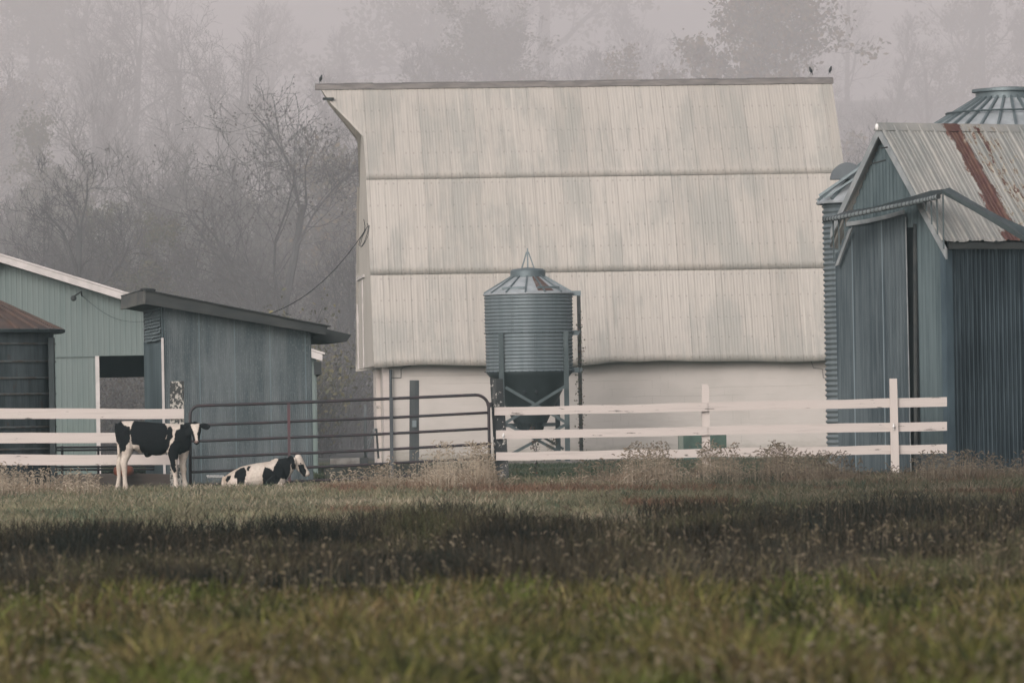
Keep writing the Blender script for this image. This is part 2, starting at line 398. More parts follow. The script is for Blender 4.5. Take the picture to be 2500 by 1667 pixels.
def hz(x, y):
    x = np.asarray(x, dtype=float); y = np.asarray(y, dtype=float)
    t = np.clip((y - 178) / 260, 0, 1); hill = 22 * t * t * (3 - 2 * t) * (1 + .12 * np.sin(x * .021 + 1))
    bumps = (fnoise(x * .8, y * .8, 3) - .5) * .07 * np.clip((y - 15) / 10, 0, 1) * np.clip((150 - y) / 20, 0, 1)
    rough = (fnoise(x * .1, y * .1, 8) - .5) * 1.5 * np.clip((y - 180) / 30, 0, 1)
    return hill + rough + bumps
def build_ground():
    ys = np.concatenate([np.arange(-8, 150, 1.0), np.arange(150, 470, 4.0), np.arange(470, 761, 20.0)])
    xs = np.concatenate([np.arange(-400, -40, 12.0), np.arange(-40, 40, .8), np.arange(40, 401, 12.0)])
    X, Y = np.meshgrid(xs, ys); Z = hz(X, Y); nx = len(xs)
    mb = MB(); mb.v = list(zip(X.ravel(), Y.ravel(), Z.ravel()))
    mb.f = [(j * nx + i, j * nx + i + 1, (j + 1) * nx + i + 1, (j + 1) * nx + i) for j in range(len(ys) - 1) for i in range(nx - 1)]
    o = mb.build('ground', M['ground'], smooth=True); tag(o, kind='structure'); return o
build_ground()

# ------------------------------------------------------------------ barn
def build_barn():
    fr = Frame((GX(1460, 145), 145, 0), R(4.5))
    t = thing('barn', fr, 'tall white barn with streaked corrugated metal roof and low block wall', 'barn')
    zat = lambda py, y: fr.hit(1460, py, y)[1]
    # slope profile towards the viewer: (depth from ridge, height)
    tiers = [[(0, zat(203, 0)), (1.15, zat(318, -1.15)), (2.2, zat(432, -2.2))],
             [(2.2, zat(432, -2.2)), (2.95, zat(550, -2.95)), (3.5, zat(664, -3.5))],
             [(3.5, zat(664, -3.5)), (4.0, zat(780, -4.0)), (4.5, zat(888, -4.5))]]
    xR = fr.hit(2030, 190, 0)[0]; xL = fr.hit(886, 330, -1.1)[0]; xH = fr.hit(774, 205, 0)[0]
    hoodpts = [fr.hit(px, py, -.05 - .9 * (py - 205) / 130) for px, py in ((776, 206), (790, 228), (806, 252), (846, 294), (886, 338))]
    hood_z = interp([(p[0], p[1]) for p in hoodpts])
    pitch = .076
    def surf(side):
        mb = MB(); mb.uv = []
        for k, tr in enumerate(tiers):
            x0 = xH if k == 0 else xL; step = pitch / 4 if side < 0 else pitch
            n = int((xR - x0) / step); rows = 10
            dd = np.interp(np.linspace(0, 2, rows + 1), [0, 1, 2], [p[0] for p in tr]); zz = np.interp(np.linspace(0, 2, rows + 1), [0, 1, 2], [p[1] for p in tr])
            sl = Vector((0, tr[2][0] - tr[0][0], tr[2][1] - tr[0][1])).normalized(); nrm = Vector((0, -sl.z, sl.y))   # outward in (d,z)
            o = len(mb.v)
            for i in range(n + 1):
                x = x0 + (xR - x0) * i / n
                wob = .006 * math.sin(x * 1.1 + k) + .003 * math.sin(x * 3.1 + 2 * k)
                for j in range(rows + 1):
                    v = j / rows; d = dd[j]; z = zz[j]
                    if k == 0 and x < xL:
                        zl = max(zz[-1], hood_z(x)); z = zz[0] + (zl - zz[0]) * v; d = float(np.interp(zz[0] - z, [zz[0] - q for q in zz], dd))
                        vv = (zz[0] - z) / (zz[0] - zz[-1])
                    else: vv = v
                    w = pitch_amp * math.cos(2 * math.pi * x / pitch) + .006 + .006 * v + (.006 if ((x / .69) % 1) < .12 else 0)
                    if j == rows: z += wob * .7
                    if k == 2:
                        sag = .05 * math.exp(-((x - xN) / .35) ** 2) - .035 * math.exp(-((x - xN - .5) / .5) ** 2) + .03 * math.sin(x * .9) + .018 * math.sin(x * 2.3)
                        z += sag * v ** 3 * .8; w += .05 * v ** 3 * (math.sin(x * 1.3) + .8 * math.exp(-((x - xN - .35) / .3) ** 2))
                    dy = d + nrm.y * w * -1 * -1; dz = z + nrm.z * w
                    mb.v.append((x, (-dy) if side < 0 else dy, dz)); mb.uv.append((x, k + min(.999, vv)))
            R1 = rows + 1
            for i in range(n):
                for j in range(rows):
                    a = o + i * R1 + j; b = a + R1; mb.f.append((a, a + 1, b + 1, b))
            # lip under each tier's lower edge
            o2 = len(mb.v)
            for i in range(n + 1):
                p = mb.v[o + i * R1 + rows]; mb.v.append((p[0], p[1] + (.012 if side < 0 else -.012), p[2] + .004)); mb.uv.append((p[0], k + .999))
            for i in range(n): mb.f.append((o + i * R1 + rows, o2 + i, o2 + i + 1, o + (i + 1) * R1 + rows))
        return mb
    pitch_amp = .0032; xN = fr.hit(1497, 878, -4.5)[0]
    surf(-1).build('roof', M['barn_roof'], t, smooth=True)
    surf(1).build('roof', M['barn_roof'], t, smooth=True)
    zr = tiers[0][0][1]
    rc = MB(); xa, xb = xH - .05, xR + .03
    for i in range(18):
        a = lerp(xa, xb, i / 18); b = lerp(xa, xb, (i + 1) / 18) + .004; dz = .006 * math.sin(i * 2.1); w = .002 * (i % 2)
        rc.hexa([(a, -.13 - w, zr - .09 + dz), (a, -.10 - w, zr + .035 + dz), (a, 0, zr + .075 + dz + w), (a, .10 + w, zr + .035 + dz), (a, .13 + w, zr - .09 + dz)], (b - a, 0, .0))
    rc.build('ridge_cap', M['ridge'], t)
    # gable ends
    prof = [(0, tiers[0][0][1] - .05), (-1.05, tiers[0][1][1] - .04), (-2.1, tiers[0][2][1] - .04), (-2.85, tiers[1][1][1]), (-3.4, tiers[1][2][1]), (-3.9, tiers[2][1][1]), (-4.1, tiers[2][1][1] - .5), (-4.1, 2.45)]
    poly = prof + [(3.9, 2.45)] + [(-a, b) for a, b in prof[::-1][1:-1]]
    g = MB(); g.hexa([(xL + .06, a, b) for a, b in poly], (.10, 0, 0)); g.build('gable_wall', M['gable_white'], t)
    g = MB(); g.hexa([(xR - .16, a, b) for a, b in poly], (.10, 0, 0)); g.build('gable_wall', M['gable_white'], t)
    # thin battens and a hatch panel on the visible gable
    tr = MB(); tr.box((xL + .02, 3.74, 2.45), (xL + .057, 3.9, 5.2)); tr.box((xL + .02, .2, 4.75), (xL + .055, 3.72, 4.82)); tr.box((xL + .03, 1.2, 2.45), (xL + .056, 1.25, 4.7))
    tr.build('trim', M['white_trim'], t)
    # block wall under the eave: front, left return, right return, back
    xw = fr.hit(952, 1000, -4.1)[0]; xe = xR - .05
    w = MB(); w.hexa([(xw, -4.1, -.1), (xe, -4.1, -.1), (xe, -4.1, 2.9), (xw, -4.1, 2.9)], (0, .2, 0))
    w.box((xw + .002, -3.898, -.1), (xw + .2, 1.1, 2.44)); w.box((xe - .2, -3.898, -.1), (xe - .002, 1.1, 2.44)); w.box((xw + .202, .9, -.1), (xe - .202, 1.098, 2.44))
    w.build('wall', M['block'], t)
    for a_, b_ in (((xw - .16, -4.16, -.05), (xw - .003, -3.9, 2.55)), ((xw - .14, -3.6, -.05), (xw - .003, -3.3, 2.45)), ((xw - .12, -.2, -.05), (xw - .003, 1.1, 2.4))):
        c = MB(); c.box(a_, b_); c.build('corner_board', M['fence_white'], t)
    ps = fr.hit(953, 902, -4.2); pe = fr.hit(956, 1140, -4.2)
    d = MB(); d.tube([(ps[0], -4.24, ps[1]), (pe[0], -4.24, .02)], .035, 8); d.build('downspout', M['gate_blue'], t)
    # conduit steps under the eave
    q = [fr.hit(a, b, -4.12) for a, b in ((952, 922), (979, 922), (979, 900), (988, 895), (1004, 893))]
    d = MB(); d.tube([(a, -4.125, b) for a, b in q], .008, 5); d.build('conduit', M['roof_dark'], t)
    q = [fr.hit(a, b, -4.12) for a, b in ((1978, 875), (1986, 898), (2007, 900), (2010, 922), (2022, 925))]
    d = MB(); d.tube([(a, -4.125, b) for a, b in q], .006, 5); d.build('conduit', M['roof_dark'], t)
    b0 = fr.hit(788, 242, -.4); bb = MB(); bb.box((b0[0], -.45, b0[1] - .03), (b0[0] + .28, -.35, b0[1] + .03)); bb.build('hay_track_beam', M['fascia'], t)
    # cable loops hanging off the gable, and the cable down to the shed
    cb = MB()
    cb.tube([P(x, y, 140.2) for x, y in ((888, 535), (891, 552), (889, 568), (880, 582), (876, 598), (881, 604), (889, 592), (897, 570), (900, 552), (896, 545))], .009, 5)
    cb.tube([P(x, y, 140.1) for x, y in ((902, 550), (899, 575), (891, 592), (884, 602), (879, 600), (884, 580), (894, 560))], .008, 5)
    cb.build('cable_loop', M['cable'], t, world=True)
    return t, fr, zr
barn, BF, BZ = build_barn()
pts = [P(898, 552, 140)] ; a = P(898, 552, 140); e = P(652, 768, 118)
cb = MB(); cb.tube([a.lerp(e, i / 14) - Vector((0, 0, .35 * 4 * (i / 14) * (1 - i / 14))) for i in range(15)], .011, 5)
tag(cb.build('overhead_cable', M['cable']), 'thin dark cable sagging from the barn gable down behind the shed roof', 'cable')

# ------------------------------------------------------------------ corrugated round bins
def wave_prof(r, z0, z1, pitch, amp, per=6):
    n = int(round((z1 - z0) / pitch)) * per
    return [(r + amp * math.cos(2 * math.pi * i / per), z0 + (z1 - z0) * i / n) for i in range(n + 1)]
def build_feed_bin():
    D = 136.0; fr = Frame((GX(1297, D), D, 0), R(0))
    t = thing('feed_bin', fr, 'hopper-bottomed galvanised feed bin on steel legs before the white barn', 'feed bin')
    s = F / D; z = lambda py: P(1297, py, D).z
    r = 107.5 / s
    zt, zm, zb = z(718), z(812), z(907)
    mb = MB(); mb.lathe(wave_prof(r, zm, zt, .085, .012), 72); mb.build('upper_wall_ring', M['galv_wall'], t, smooth=True)
    mb = MB(); mb.lathe(wave_prof(r - .012, zb, zm - .002, .085, .012), 72); mb.build('lower_wall_ring', M['galv_wall'], t, smooth=True)
    bo = MB()
    for k in range(40):
        a = 2 * math.pi * k / 40
        for zz in (zt - .01, zm, zb + .01): bo.ball((math.cos(a) * (r + .015), math.sin(a) * (r + .015), zz), .014, 6, 4)
    for a in (R(247), R(249.6)):
        for i in range(16): bo.ball((math.cos(a) * (r + .012), math.sin(a) * (r + .012), zm + .03 + i * (zt - zm - .05) / 15), .011, 6, 4)
    for a in (R(277), R(279.6)):
        for i in range(16): bo.ball((math.cos(a) * (r + .004), math.sin(a) * (r + .004), zb + .03 + i * (zm - zb - .05) / 15), .011, 6, 4)
    tag(bo.build('bolt', M['leg_steel'], t, smooth=True), 'rows of bolt heads round the seams', kind='stuff')
    # roof cone with raised ribs, rusted section
    rc, zc = 41 / s, z(676)
    mb = MB(); mb.lathe([(r + .03, zt - .015), (r + .03, zt + .012), (rc, zc)], 72); rf = mb.build('roof', M['cone'], t, smooth=False)
    rb = MB()
    for k in range(14):
        a = 2 * math.pi * (k + .35) / 14; c, sn = math.cos(a), math.sin(a)
        rb.beam((c * (r + .02), sn * (r + .02), zt + .035), (c * rc, sn * rc, zc + .02), .03, .035)
    rb.build('roof_rib', M['galv'], rf)
    def sector(a0, a1, t0, t1, lift):
        m = MB(); pts = []
        for tt in (t0, t1):
            for i in range(7):
                a = R(lerp(a0, a1, i / 6)); rr = lerp(r + .03, rc, tt); pts.append((math.cos(a) * rr, math.sin(a) * rr, lerp(zt + .012, zc, tt) + lift))
        m.add(pts, [(i, i + 1, i + 8, i + 7) for i in range(6)]); return m
    sector(283, 307, .10, .98, .006).build('rust_patch', M['rust'], rf)
    for a0 in (247, 303):
        a = R(a0); c, sn = math.cos(a), math.sin(a); rr = r * .84; zz = lerp(zt, zc, .24)
        h = MB(); h.beam((c * rr - sn * .3, sn * rr + c * .3, zz + .04), (c * rr + sn * .3, sn * rr - c * .3, zz + .04), .05, .05); h.build('snow_guard', M['galv'], rf)
    lid = MB(); lid.lathe([(rc - .01, zc - .02), (rc + .02, zc), (rc + .02, zc + .14), (rc - .03, zc + .185), (.02, zc + .23)], 40, cap=True); lid.build('lid', M['galv'], t, smooth=False)
    rl = MB()
    for sx in (-.16, 0, .17): rl.beam((sx * .9, .0 if sx else -.12, zc + .2), (sx * .12, 0, zc + .60), .035, .03)
    rl.beam((0, 0, zc + .58), (0, 0, zc + .69), .03, .03); rl.build('lid_bracket', M['galv'], t)
    # hopper
    zh = z(1030)
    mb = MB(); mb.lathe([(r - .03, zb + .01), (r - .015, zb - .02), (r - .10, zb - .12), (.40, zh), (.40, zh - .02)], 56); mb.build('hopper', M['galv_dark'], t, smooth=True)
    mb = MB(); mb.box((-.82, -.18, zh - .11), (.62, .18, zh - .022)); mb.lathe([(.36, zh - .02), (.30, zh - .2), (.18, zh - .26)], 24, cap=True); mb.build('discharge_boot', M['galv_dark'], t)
    for a in (262, 281): ph = MB(); ph.ball((math.cos(R(a)) * .86, math.sin(R(a)) * .86, z(958)), (.05, .05, .06)); ph.build('sight_glass', M['dark_void'], t)
    # legs
    L = [(-.67, -.88), (.95 - .08, -.62), (.66, .86), (-.8, .7)]
    for i, (x, y) in enumerate(L):
        l = MB(); top = zm + (.0 if i < 2 else -.05)
        l.box((x - .06, y - .035, -.02), (x + .06, y - .022, top)); l.box((x - .06, y - .0215, -.02), (x - .045, y + .05, top)); l.box((x + .045, y - .0215, -.02), (x + .06, y + .05, top)); l.build('leg', M['leg_steel'], t)
    def brace(a, b, y, w=.07):
        p = fr.hit(a[0], a[1], y); q = fr.hit(b[0], b[1], y); m = MB(); m.beam((p[0], y, p[1]), (q[0], y, q[1]), .02, w); m.build('cross_brace', M['leg_steel'], t)
    brace((1234, 945), (1384, 1032), -.93); brace((1384, 940), (1234, 1032), -.96)
    brace((1238, 1036), (1385, 1112), -.93); brace((1385, 1034), (1234, 1116), -.96)
    brace((1262, 1030), (1376, 1096), .88, .06)
    pd = MB(); pd.box((-1.2, -1.2, -.05), (1.25, 1.2, .05)); pd.build('concrete_pad', M['concrete'], t)
    # fill pipe on three brackets
    xp = (1420 - 1297) / s
    fp = MB(); fp.box((xp - .045, -.05, .0), (xp + .045, .05, z(714))); fp.build('fill_pipe', plain('pipe_rust_steel', (.10, .095, .088), (.06, .065, .065), 5, (1, 1, .3), .8), t)
    for py in (718, 814, 905):
        b = MB(); b.box((r - .03, -.04, z(py) - .06), (xp + .055, -.055 - .0, z(py) + .06)); b.build('pipe_bracket', M['galv'], t)
    return t, fr, xp, z
FB, FBF, FXP, FZ = build_feed_bin()

def leaf_cloud(pts, size, cols, rng):
    n = len(pts); p = np.array(pts)
    a = rng.normal(size=(n, 3)); a /= np.linalg.norm(a, axis=1)[:, None]; b = np.cross(a, rng.normal(size=(n, 3))); b /= np.linalg.norm(b, axis=1)[:, None]
    s = size * rng.uniform(.6, 1.3, (n, 1)); v = np.stack([p - a * s, p - b * s * .6, p + a * s, p + b * s * .6], 1).reshape(-1, 3)
    f = np.arange(4 * n).reshape(-1, 4); c = np.repeat(cols, 4, axis=0); return v, f, c
def add_np(mb, v, f): 
    o = len(mb.v); mb.v += [tuple(q) for q in v.tolist()]; mb.f += [tuple(i + o for i in q) for q in f.tolist()]
def vine(name, path, n, spread, size, label, stem_r=.006):
    rng = np.random.default_rng(len(label)); path = [Vector(p) for p in path]; fr = Frame((path[0].x, path[0].y, 0))
    t = thing(name, fr, label, 'vine')
    st = MB(); st.tube(path, stem_r, 4); st.build('stem', M['twig'], t, world=True)
    pts = []
    for i in range(n):
        u = rng.uniform(0, len(path) - 1); k = int(u); p = path[k].lerp(path[min(k + 1, len(path) - 1)], u - k); pts.append((p.x + rng.normal() * spread, p.y + rng.normal() * spread * .6 - .04, p.z + rng.normal() * spread))
    cols = np.array([(.045, .05, .035)]) * rng.uniform(.5, 1.8, (n, 1)) * np.array([1, .95, .8]); red = rng.random(n) < .35; cols[red] = (.09, .05, .035)
    v, f, c = leaf_cloud(pts, size, cols, rng); mb = MB(); add_np(mb, v, f); mb.build('leaves', M['leafcol'], t, world=True, color=c)
fx = FBF.loc.x
vine('climbing_vine', [(fx + FXP, 135.92, 0.0), (fx + FXP + .02, 135.92, 1.0), (fx + FXP - .02, 135.93, 1.9), (fx + FXP + .03, 135.92, 2.8), (fx + FXP, 135.93, 3.55)], 420, .055, .028, 'thin leafy vine climbing the rusty pipe beside the feed bin')
vine('hanging_vine', [P(1300, 1042, 134.9), P(1305, 1065, 134.8), P(1303, 1090, 134.8), P(1312, 1122, 134.8)], 120, .055, .026, 'small dark vine hanging under the feed bin hopper')
vine('weed_vine', [P(1311, 1180, 93), P(1308, 1140, 93), P(1312, 1110, 93), P(1306, 1075, 93), P(1302, 1048, 93)], 70, .045, .022, 'spindly dark-leaved weed standing before the lowest fence boards')
vine('trailing_vine', [P(1352, 1063, 135.0), P(1350, 1075, 135), P(1345, 1098, 135)], 160, .07, .02, 'dark vine tangle trailing down beside the rear leg of the feed bin')

def round_bin(name, label, cpx, D, r, z0, z1, zc, rc, hood, mats, pitch=.11, amp=.016, seg=72, ribs=24, collar=None):
    fr = Frame((GX(cpx, D), D, 0)); t = thing(name, fr, label, 'grain bin')
    mb = MB(); mb.lathe(wave_prof(r, z0, z1, pitch, amp), seg); mb.build('wall', mats[0], t, smooth=True)
    mb = MB(); mb.lathe([(r + .12, z1 - .06), (r + .13, z1 - .02), (rc, zc)], seg); rf = mb.build('roof', mats[1], t)
    rb = MB()
    for k in range(ribs):
        a = 2 * math.pi * (k + .5) / ribs; c, s = math.cos(a), math.sin(a)
        rb.beam((c * (r + .12), s * (r + .12), z1 + .02), (c * rc, s * rc, zc + .03), .05, .06)
    rb.build('roof_rib', mats[2], rf)
    return t, fr, rf
# grain bin between barn and crib
D = 114.0; s = F / D; zf = lambda py, px=2150: P(px, py, D).z
t, fr, rf = round_bin('grain_bin', 'narrow corrugated grain bin squeezed between barn and weathered crib', 2150, D, 130 / s, -.05, zf(492, 2010), zf(386), .12, None, (M['galv_wall'], M['cone'], M['galv']), .105, .02, 72, 14)
h = MB(); c = fr.pt(2069, 437, D - .75); rr = 40 / s
pl = [(c.x + rr * math.cos(R(a)), c.y, c.z + rr * math.sin(R(a))) for a in range(0, 181, 10)]
h.hexa(pl, (0, .42, 0)); h.build('vent_hood', plain('vent_hood_steel', (.20, .225, .24), (.17, .19, .205), 3), t)
lt = MB(); q0, q1 = fr.pt(2000, 487, D - .7), fr.pt(2108, 412, D - .9)
lt.beam(q0 + Vector((0, 0, .07)), q1 + Vector((0, 0, .07)), .05, .05); lt.beam(q0 + Vector((.1, 0, .02)), q1 + Vector((.12, 0, .0)), .03, .04); lt.build('roof_ladder', M['galv'], t)
bs = MB(); p0, p1 = fr.pt(2025, 1132, D - 1.25), fr.pt(2060, 1136, D - 1.25); bs.box((p0.x, p0.y, 0.0), (p0.x + .9, p0.y + .5, .06)); bs.build('concrete_foot', M['concrete'], t)
# big bin behind the crib
D = 126.0; s = F / D; zf = lambda py, px=2478: P(px, py, D).z
t, fr, rf = round_bin('grain_bin', 'broad grain bin with ribbed conical roof rising behind the rusty crib roof', 2478, D, 3.1, -.05, zf(240) - 2.4 * .62, zf(242), .70, None, (M['galv_wall'], M['cone'], M['galv']), .11, .016, 96, 30)
cl = MB(); cl.lathe([(.72, zf(243)), (.72, zf(226)), (.80, zf(225)), (.80, zf(218)), (.3, zf(213)), (.02, zf(212))], 60); cl.build('collar', M['galv'], t)
for py, rr in ((272, 1.45), (290, 1.75)):
    pass
hp = MB(); zz = zf(242)
for rr in (1.38,):
    zq = zz - (rr - .7) * (zz - (zf(240) - 2.4 * .62)) / 2.53; hp.tube([(rr * math.cos(R(a)), rr * math.sin(R(a)), zq + .09) for a in range(0, 361, 6)], .022, 5)
hp.build('roof_hoop', M['leg_steel'], rf)
# stained bin at the left edge
def left_bin():
    D = 94.5; fr = Frame((GX(-74, D), D, 0)); t = thing('storage_bin', fr, 'dark stained banded bin with rusty conical roof, cut off at the left', 'storage bin')
    s = F / D; z = lambda py: P(100, py, D).z
    r = 210 / s; z1 = z(808)
    mb = MB(); mb.lathe([(r, -.05), (r, z1)], 40); mb.build('wall', M['bin_dark'], t, smooth=True)
    for py in (840, 883, 923, 962, 1042, 1095, 1156):
        b = MB(); b.lathe([(r + .004, z(py) - .018), (r + .03, z(py) - .012), (r + .03, z(py) + .012), (r + .004, z(py) + .018)], 40)
        b.build('band', plain('band_steel', (.13, .15, .155), (.09, .07, .055), 4), t)
    st = MB()
    for a in (-2, 3): st.box((r * math.cos(R(a - 12)) , -.55 + a * .03, -.02), (r + .045, -.42 + a * .03, z(826)))
    st.build('stiffener', M['galv_dark'], t)
    mb = MB(); ra = r + .16; mb.lathe([(ra - .03, z(812)), (ra, z(808)), (.2, z(808) + (ra - .2) * .47)], 24); rf = mb.build('roof', M['rust_roof'], t)
    rb = MB()
    for k in range(24):
        a = 2 * math.pi * (k + .5) / 24; c, sn = math.cos(a), math.sin(a)
        rb.beam((c * ra, sn * ra, z(806)), (c * .2, sn * .2, z(808) + (ra - .2) * .47 + .02), .035, .04)
    rb.build('roof_rib', M['rust_roof'], rf)
    g = MB(); g.lathe([(ra - .02, z(815)), (ra + .03, z(813)), (ra + .035, z(806)), (ra - .0, z(804))], 24); g.build('eave_trim', M['galv_dark'], t)
left_bin()

# ------------------------------------------------------------------ teal building
def build_teal():
    D = 116.0; fr = Frame((GX(243, D), D, 0), R(3)); t = thing('pole_building', fr, 'teal metal building with white rake trim and an open doorway behind the bins', 'farm building')
    h = lambda a, b, y=0: fr.hit(a, b, y)
    apex = h(2, 640); ev = h(772, 876); xl = apex[0] - (ev[0] - apex[0])
    top = interp([(xl, ev[1]), (apex[0], apex[1] - .02), (ev[0], ev[1])])
    j0 = h(243, 1000)[0]; j1 = h(430, 1000)[0]; lin = h(300, 868)[1]
    w = MB(); w.corr(xl, j0, 0.0, top, 0, .11, .0035, kind='trap', nper=7); w.corr(j0, j1, lin, top, 0, .11, .0035, kind='trap', nper=7); w.corr(j1, ev[0], 0.0, top, 0, .11, .0035, kind='trap', nper=7)
    for xx in (xl, ev[0]): w.corr(0.0, 9.0, 0.0, ev[1], xx, .15, .01, axis='y', kind='trap')
    w.build('wall', M['teal'], t)
    bz = h(300, 921, 9)[1]
    b = MB(); b.box((xl, 9.0, bz), (ev[0], 9.1, ev[1] + .8)); b.build('back_wall', M['dark_void'], t)
    tr = MB(); tr.box((j0 - .07, -.05, 0), (j0 + .01, -.02, lin)); tr.build('door_jamb', M['white_trim'], t)
    gl = MB(); gl.box((xl, -.035, h(150, 870)[1]), (j0 - .08, -.018, h(150, 872)[1])); gl.build('trim', M['teal'], t)
    for sx in (1, -1):
        e = ev[0] if sx > 0 else xl; x2 = e + sx * .12; sl = (ev[1] - apex[1]) / (ev[0] - apex[0]); z2 = apex[1] + sl * abs(x2 - apex[0])
        rk = MB(); rk.hexa([(apex[0], -.35, apex[1] - .01), (x2, -.35, z2 - .01), (x2, -.35, z2 + .13), (apex[0], -.35, apex[1] + .13)], (0, .04, 0)); rk.build('rake_trim', M['white_trim'], t)
        rf = MB(); rf.hexa([(apex[0], -.37, apex[1] + .134), (x2 + sx * .05, -.37, z2 + .12), (x2 + sx * .05, -.37, z2 + .16), (apex[0], -.37, apex[1] + .17)], (0, 9.8, 0)); rf.build('roof', M['white_trim'], t)
    eb = MB(); eb.box((ev[0] - .05, -.30, ev[1] - .32), (ev[0] + .10, 9.3, ev[1] - .06)); eb.build('eave_box', M['fascia'], t)
    # small lamp bracket under the gable
    q = h(200, 722); lb = MB(); lb.tube([(q[0], -.02, q[1]), (q[0], -.3, q[1] + .08), (q[0] - .15, -.45, q[1] - .02)], .015, 6); lb.ball((q[0] - .16, -.45, q[1] - .06), .06); lb.build('yard_lamp', M['roof_dark'], t)
    q2 = h(352, 786); cc = MB(); cc.tube([(lerp(q[0], q2[0], i / 8), -.03 - .02 * i, lerp(q[1], q2[1], i / 8) - .18 * math.sin(math.pi * i / 8)) for i in range(9)], .0035, 4); cc.build('wire', M['cable'], t)
build_teal()

# ------------------------------------------------------------------ blue lean-to shed
def build_shed():
    D = 96.0; fr = Frame((GX(405, D), D, 0), R(9)); t = thing('lean_to_shed', fr, 'blue grey metal lean-to shed with dark sloping fascia behind the gate', 'shed')
    h = lambda a, b, y=0: fr.hit(a, b, y)
    x1 = h(762, 1000)[0]
    za = h(405, 735)[1]; zb = h(762, 800)[1]; top = interp([(0, za), (x1, zb)])
    w = MB(); w.corr(0, x1, 0, top, 0, .034, .004); w.corr(0.0, 3.6, 0, interp([(0, zb - .02), (3.6, zb - .02)]), x1, .034, .004, axis='y', sgn=1); w.build('front_wall', M['shed_front'], t, smooth=True)
    w = MB(); w.corr(0.12, 3.6, 0, za - .62, 0, .09, .008, axis='y', sgn=-1); w.build('side_wall', M['shed_side'], t)
    w = MB(); w.hexa([(0, 3.6, 0), (x1, 3.6, 0), (x1, 3.6, zb - .03), (0, 3.6, za - .03)], (0, .05, 0)); w.build('back_wall', M['shed_side'], t)
    # lapped sheets high on the side wall
    lp = MB(); rg = random.Random(4); z = za - .64; hh = .056
    for i in range(10):
        y = .35
        for k in range(2):
            y2 = y + 1.4 + rg.uniform(-.05, .05); j = rg.uniform(0, .012)
            lp.hexa([(-.015 - j, y, z + i * hh), (-.05 - j, y, z + i * hh - .01), (-.012 - j, y, z + (i + 1) * hh + rg.uniform(-.006, .006))], (0, y2 - y - .05, rg.uniform(-.01, .01))); y = y2
    lp.build('lapped_siding', M['slate'], t)
    bk = MB(); bk.box((.0, .13, za - .66), (.03, 3.58, za - .02)); bk.build('siding_backing', M['fascia'], t)
    tr = MB(); tr.box((-.045, -.03, 0), (-.005, .02, za - .62)); tr.build('corner_trim', M['white_trim'], t)
    tr = MB(); tr.box((-.03, .025, 0), (-.012, .10, za - .1)); tr.build('corner_post', M['shed_side'], t)
    # roof slab with deep fascia
    A = h(357, 709, -.35); B = h(800, 797, -.35); A2 = h(355, 742, -.35); B2 = h(795, 817, -.35)
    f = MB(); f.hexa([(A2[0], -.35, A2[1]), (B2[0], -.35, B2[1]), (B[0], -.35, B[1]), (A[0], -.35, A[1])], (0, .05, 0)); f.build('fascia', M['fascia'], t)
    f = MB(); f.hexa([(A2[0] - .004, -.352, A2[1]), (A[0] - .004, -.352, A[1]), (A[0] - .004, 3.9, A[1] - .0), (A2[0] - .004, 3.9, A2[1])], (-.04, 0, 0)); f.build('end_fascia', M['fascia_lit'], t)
    sl = (B[1] - A[1]) / (B[0] - A[0]); xe = h(803, 797, -.35)[0]
    f = MB(); f.hexa([(A[0] - .05, -.40, A[1] + .005), (xe + .03, -.40, A[1] + sl * (xe + .03 - A[0]) + .005), (xe + .03, -.40, A[1] + sl * (xe + .03 - A[0]) + .022), (A[0] - .05, -.40, A[1] + .022)], (0, 4.35, 0)); f.build('roof', M['roof_dark'], t)
    f = MB(); f.hexa([(A2[0] + .0, -.30, A2[1] + .02), (B2[0], -.30, B2[1] + .02), (B2[0], -.30, B2[1] + .04), (A2[0], -.30, A2[1] + .04)], (0, 4.2, 0)); f.build('soffit', M['fascia'], t)
    cap = MB()
    rg = random.Random(2)
    for i in range(5):
        p = h(352 + i * 6, 707, -.2); cap.ball((p[0], -.2 + i * .1, p[1] + .0), (.07, .09, .03))
    cap.build('roof_debris', M['roof_dark'], t)
    # lower side roof beyond the right end
    q = [fr.hit(a, b, 1.0) for a, b in ((770, 797), (858, 817), (846, 834), (800, 835), (762, 826))]
    f = MB(); f.hexa([(a, 1.0, b) for a, b in q], (0, 2.6, 0)); f.build('side_roof', M['roof_dark'], t)
build_shed()

